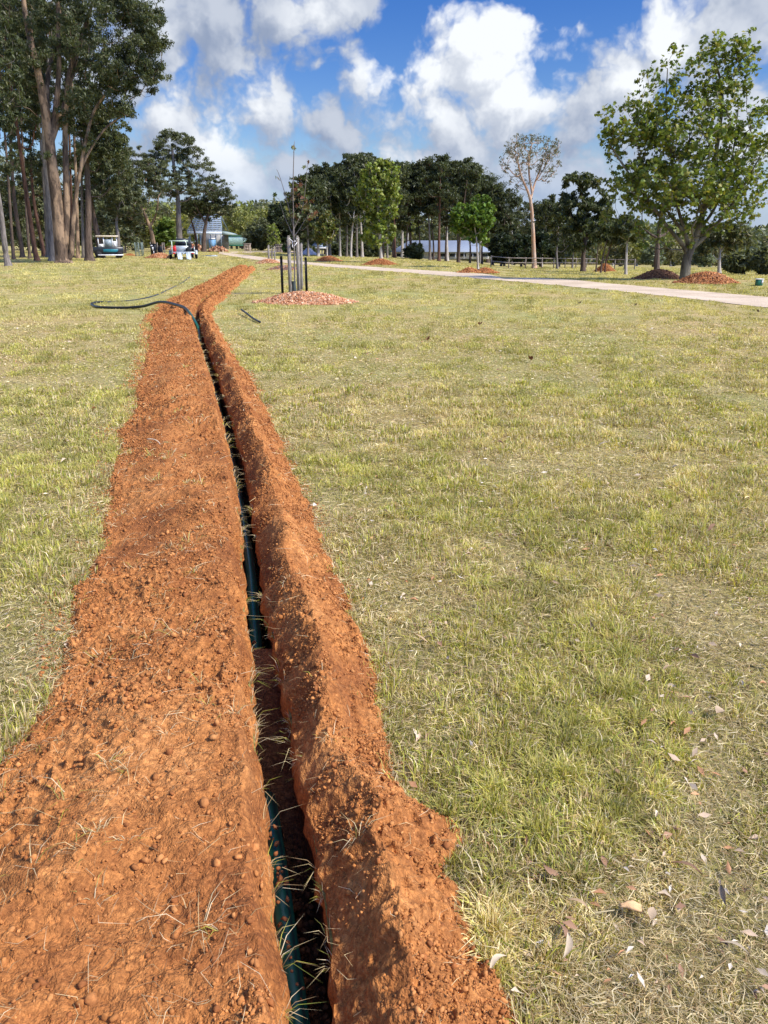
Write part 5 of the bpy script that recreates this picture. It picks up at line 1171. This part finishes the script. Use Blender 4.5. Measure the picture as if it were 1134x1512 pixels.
# carport with pale roof, left of the grove
D_ = 120.0; g = ray(492, 374, D_); zb = float(H(g[0], D_)); rt = empty('carport', (g[0], D_, zb))
def lx(px): return ray(px, 365, D_)[0]-g[0]
def lz(py): return ray(492, py, D_)[2]-zb
m = MB(); m.add([(lx(459), -1, lz(365.5)), (lx(483.5), -1, lz(366)), (lx(478), 3, lz(358)), (lx(462), 3, lz(358.3)), (lx(459), 5, lz(365.5)), (lx(483.5), 5, lz(366))], [(0, 1, 2, 3), (3, 2, 5, 4), (1, 5, 2), (0, 3, 4), (0, 4, 5, 1)]); m.build('roof', paint('sheet_roof', (.20, .25, .31), .35, .3), rt)
MB().box(((lx(459)+lx(483.5))/2, -1.06, lz(366.2)), (lx(484)-lx(458.5), .1, .16)).build('gutter', M_white, rt)
for x_ in (462, 472, 482.5):
    for y_ in (-.6, 4.4): MB().box((lx(x_), y_, lz(366)/2), (.14, .14, lz(366))).build('post', M_white, rt)
tag(rt, 'open carport with dark sheet roof and white edge left of the grove', 'carport')
g = ray(460, 373, 112); g[2] = float(H(g[0], 112)); S = 112/F_PX; m = MB(); nn = 26; V = []
for i in range(nn):
    for j in range(9):
        x_ = (i/(nn-1)-.5)*34*S; y_ = (j/8-.5)*3.5; z_ = 10*S*math.exp(-((i/(nn-1)-.38)/.26)**2)*(1-(j/4-1)**2*.9)+.1*math.sin(i*1.3+j)*.4; V.append((x_, y_, max(z_, 0)))
m.add(V, [tuple(x) for x in grid_faces(nn, 9)]); tag(m.build('tarpaulin_heap', paint('pale_tarp', (.42, .42, .44), .6), None, True, tuple(g)), 'pale grey tarpaulin covered heap in front of the carport', 'covered heap')
# ------------------------------------------------------------------ fences
M_fence = bark_mat('fence_wood', (.12, .10, .08), (.30, .26, .22), None, 2.0)
def fence(pts, h_, lab, sp=2.6, rails=2, w_=.12):
    rt = empty('post_and_rail_fence', (pts[0][0], pts[0][1], float(H(pts[0][0], pts[0][1])))); o_ = np.array([pts[0][0], pts[0][1], float(H(pts[0][0], pts[0][1]))]); allp = []
    for a, b in zip(pts[:-1], pts[1:]):
        a = np.array(a[:2]); b = np.array(b[:2]); n = max(1, int(np.linalg.norm(b-a)/sp))
        for k in range(n): allp.append(a+(b-a)*k/n)
    allp.append(np.array(pts[-1][:2]))
    P = [np.array([p[0], p[1], float(H(p[0], p[1]))])-o_ for p in allp]
    for p in P: MB().box((p[0], p[1], p[2]+h_/2), (w_, w_, h_), None, None, .015).build('post', M_fence, rt)
    m = MB()
    for k in range(rails):
        z_ = h_*(.92-.42*k)
        for a, b in zip(P[:-1], P[1:]): m.tube([a+[0, -w_*.6, z_], b+[0, -w_*.6, z_]], .05, 4)
    m.build('rail', M_fence, rt); tag(rt, lab, 'fence', 'timber fences'); return rt
pa = ray(725, 390, 92); pb = ray(800, 391, 98); pc_ = ray(880, 395, 110)
fence([pa, pb, pc_], 1.25, 'grey post and rail fence behind the white gum')
pa = ray(893, 400, 92); pb = ray(936, 402, 88); fence([pa, pb], 1.1, 'short run of dark fence posts behind the red soil heap', 1.2, 2, .11)
pa = ray(-10, 377, 105); pb = ray(120, 377, 112)
# green box
g = gp(1120, 422); S = g[1]/F_PX; rt = empty('green_box', tuple(g)); m = MB(); m.box((0, 0, 4.3*S), (8*S, 8*S, 8.6*S), None, None, .02); m.build('body', paint('bin_green', (.03, .17, .11), .5), rt)
MB().box((0, 0, 9.1*S), (9.4*S, 9*S, 1.2*S), None, None, .015).build('lid', M_white, rt); MB().box((2.6*S, -4.1*S, 5.5*S), (2*S, .03, 4*S)).build('label_plate', M_white, rt)
tag(rt, 'small dark green box with pale lid on the grass at the right edge', 'box')
# ================================================================== bushes and far woods
def bush(name, base, blobs_, lab, lcol, dist=None, nt_=60, per=110, rc=7, leaf=(.5,.24), seed=1, group='bushes behind the paddock', bark=None):
    return tree(name, base, [(base[0], base[1]-6), (base[0], base[1]-12)], blobs_, lab, cat='bush' if 'bush' in name else 'tree', rpx=1.8, ntar=nt_, per=per, rc=rc, leaf=leaf, lcol=lcol, bark=bark or M_bark_dark, dist=dist, seed=seed, shape='lobed_no', flat=.8, group=group)
YG = [(.26,.27,.07),(.20,.23,.06),(.31,.30,.10)]; SIL = [(.17,.20,.11),(.13,.16,.09),(.22,.25,.15)]; DG = [(.03,.045,.02),(.045,.06,.028),(.022,.035,.016)]
bush('far_tree', (355,366), [(352,330,24,18,1.2),(345,348,20,12,.8),(368,340,16,16,.8),(340,318,12,7,.4)], 'pale yellow green spreading tree above the container', YG, 190, 80, 80, 8, seed=601)
bush('far_tree', (385,368), [(388,345,22,20,1.2),(378,352,16,14,.7)], 'dull grey green dense tree right of the container', GUM2, 150, 90, 100, 8, seed=602)
bush('far_tree', (412,369), [(410,322,12,20,1.2),(416,345,16,18,1)], 'dark green upright conifer like tree behind the small sapling', DG, 145, 80, 110, 6, seed=603)
bush('far_tree', (400,369), [(396,330,20,20,1.0),(425,345,16,18,.8)], 'pale olive tree behind the dark upright one', YG, 180, 70, 80, 8, seed=604)
bush('far_tree', (440,369), [(440,350,18,18,1.0),(452,345,14,16,.8)], 'dark grey tree behind the bare sapling stakes', GUM3, 150, 80, 90, 7, seed=605)
bush('lime_bush', (242,367), [(246,342,13,18,1.2),(238,350,10,12,.6)], 'bright green bush behind the left firewood heap', [(.14,.20,.035),(.10,.15,.03)], 140, 50, 90, 6, seed=606)
for i, (bx, dd, lc) in enumerate([(150,130,OLIVE),(185,135,SIL),(205,150,OLIVE),(225,150,YG),(160,140,SIL),(100,135,OLIVE),(60,140,OLIVE),(20,130,GUM2),(122,125,GUM)]):
    bush('far_tree', (bx, 368), [(bx, 345-(i % 3)*8, 18, 20, 1), (bx+10, 355, 14, 12, .7)], f'pale olive bushland tree seen between the left gum trunks, {ORD[[20,60,100,122,150,160,185,205,225].index(bx)]} from the left', lc, dd, 50, 60, 7, seed=620+i, group='pale bushland trees behind the left gums', bark=M_bark_pale)
for i, (bx, w_, lc) in enumerate([(8,24,GUM2),(48,26,OLIVE+GUM2),(72,22,GUM2),(108,24,OLIVE+GUM2),(150,24,GUM2),(185,20,GUM2)]):
    bush('far_gum_tree', (bx, 374), [(bx, 300, w_, 30, 1), (bx-8, 250, w_*.8, 26, .7), (bx+10, 330, w_*.8, 14, .3)], f'shadowy gum behind the left trunks, {ORD[i]} from the left edge', lc, 112, 90, 70, 7, (.42, .18), seed=900+i, group='shadowy gums behind the left trunks')
bush('garden_bush', (326/1+0, 372), [(422,366,5,5,1)], 'x', DG) if False else None
for i, (bx, w_) in enumerate([(500,14),(520,16),(545,16),(612,12),(740,16),(770,20),(798,20),(826,16),(452,10)]):
    bush('shade_bush', (bx, 384 if bx < 640 else 388), [(bx, 372 if bx < 640 else 366, w_, 9 if bx < 640 else 20, 1)], f'dark shrub low under the far trees, {ORD[sorted([500,520,545,612,740,770,798,826,452]).index(bx)]} from the left of the row', DG if bx > 640 else GUM3, 118, 44, 80, 6, seed=640+i, group='dark shrubs under the far trees')
bush('garden_bush', (422, 371), [(422,366,5,5,1)], 'small round green shrub between the pillar and the tarpaulin heap', [(.05,.10,.025),(.07,.13,.03)], 125, 14, 60, 3, (.25,.14), 660)
bush('garden_bush', (430/1+10, 372), [(442,367,5,4,1)], 'low grey shrub beside the tarpaulin heap', SIL, 125, 12, 50, 3, (.25,.14), 661)
for i, (bx, y_, w_, h_, dd, lc) in enumerate([(915,372,16,14,150,OLIVE),(940,368,18,14,170,YG),(965,378,16,12,140,SIL),(990,370,20,14,170,OLIVE),(1035,378,16,14,150,SIL),(1050,370,16,14,180,OLIVE),(905,350,12,14,190,GUM2),(1078,385,12,10,140,OLIVE),(1118,392,16,12,120,SIL),(1095,345,14,16,170,GUM2)]):
    bush('bushland_tree', (bx, 394), [(bx, y_, w_, h_, 1), (bx+8, y_+10, w_*.7, h_*.6, .5)], f'pale olive scrub tree beyond the fence, {ORD[sorted([915,940,965,990,1035,1050,905,1078,1118,1095]).index(bx)]} from the left of the far scrub', lc, dd, 46, 70, 6, seed=680+i, group='scrub trees beyond the right paddock', bark=M_bark_pale)
# far-off woods as one mass
rg = np.random.default_rng(99); N = 150000; az = rg.uniform(-.95, .95, N); dd = rg.uniform(225, 300, N)
x = np.tan(az)*dd; y = dd; top = 6.5+5.5*fbm(x*.06, y*.03, 3, 201)+2.5*fbm(x*.3, y*.2, 2, 202); top = top+np.interp(x/y, [-.5, -.1, .1, .3, .5], [2.5, 0, 0, 0, 1]); hh = top*rg.random(N)**.7; z = H(x, y)+hh
cellc = np.array(OLIVE+YG+GUM2+SIL); cc = cellc[(hsh(np.floor(x/6), np.floor(y/9), 7)*len(cellc)).astype(int) % len(cellc)]*rg.uniform(.6, 1.25, (N, 1))
D1 = rg.normal(size=(N, 3)); D1 /= np.linalg.norm(D1, axis=1)[:, None]; D2 = np.cross(D1, rg.normal(size=(N, 3))); D2 /= np.linalg.norm(D2, axis=1)[:, None]; P = np.stack([x, y, z], -1)
V = np.stack([P-D1*.7, P+D2*.4, P+D1*.7, P-D2*.4], 1)
o = new_mesh('distant_woods', V.reshape(-1, 3), np.arange(N*4), np.full(N, 4), M_leaf, np.repeat(cc, 4, 0)); tag(o, 'pale olive bushland filling the horizon', None, None, 'stuff')
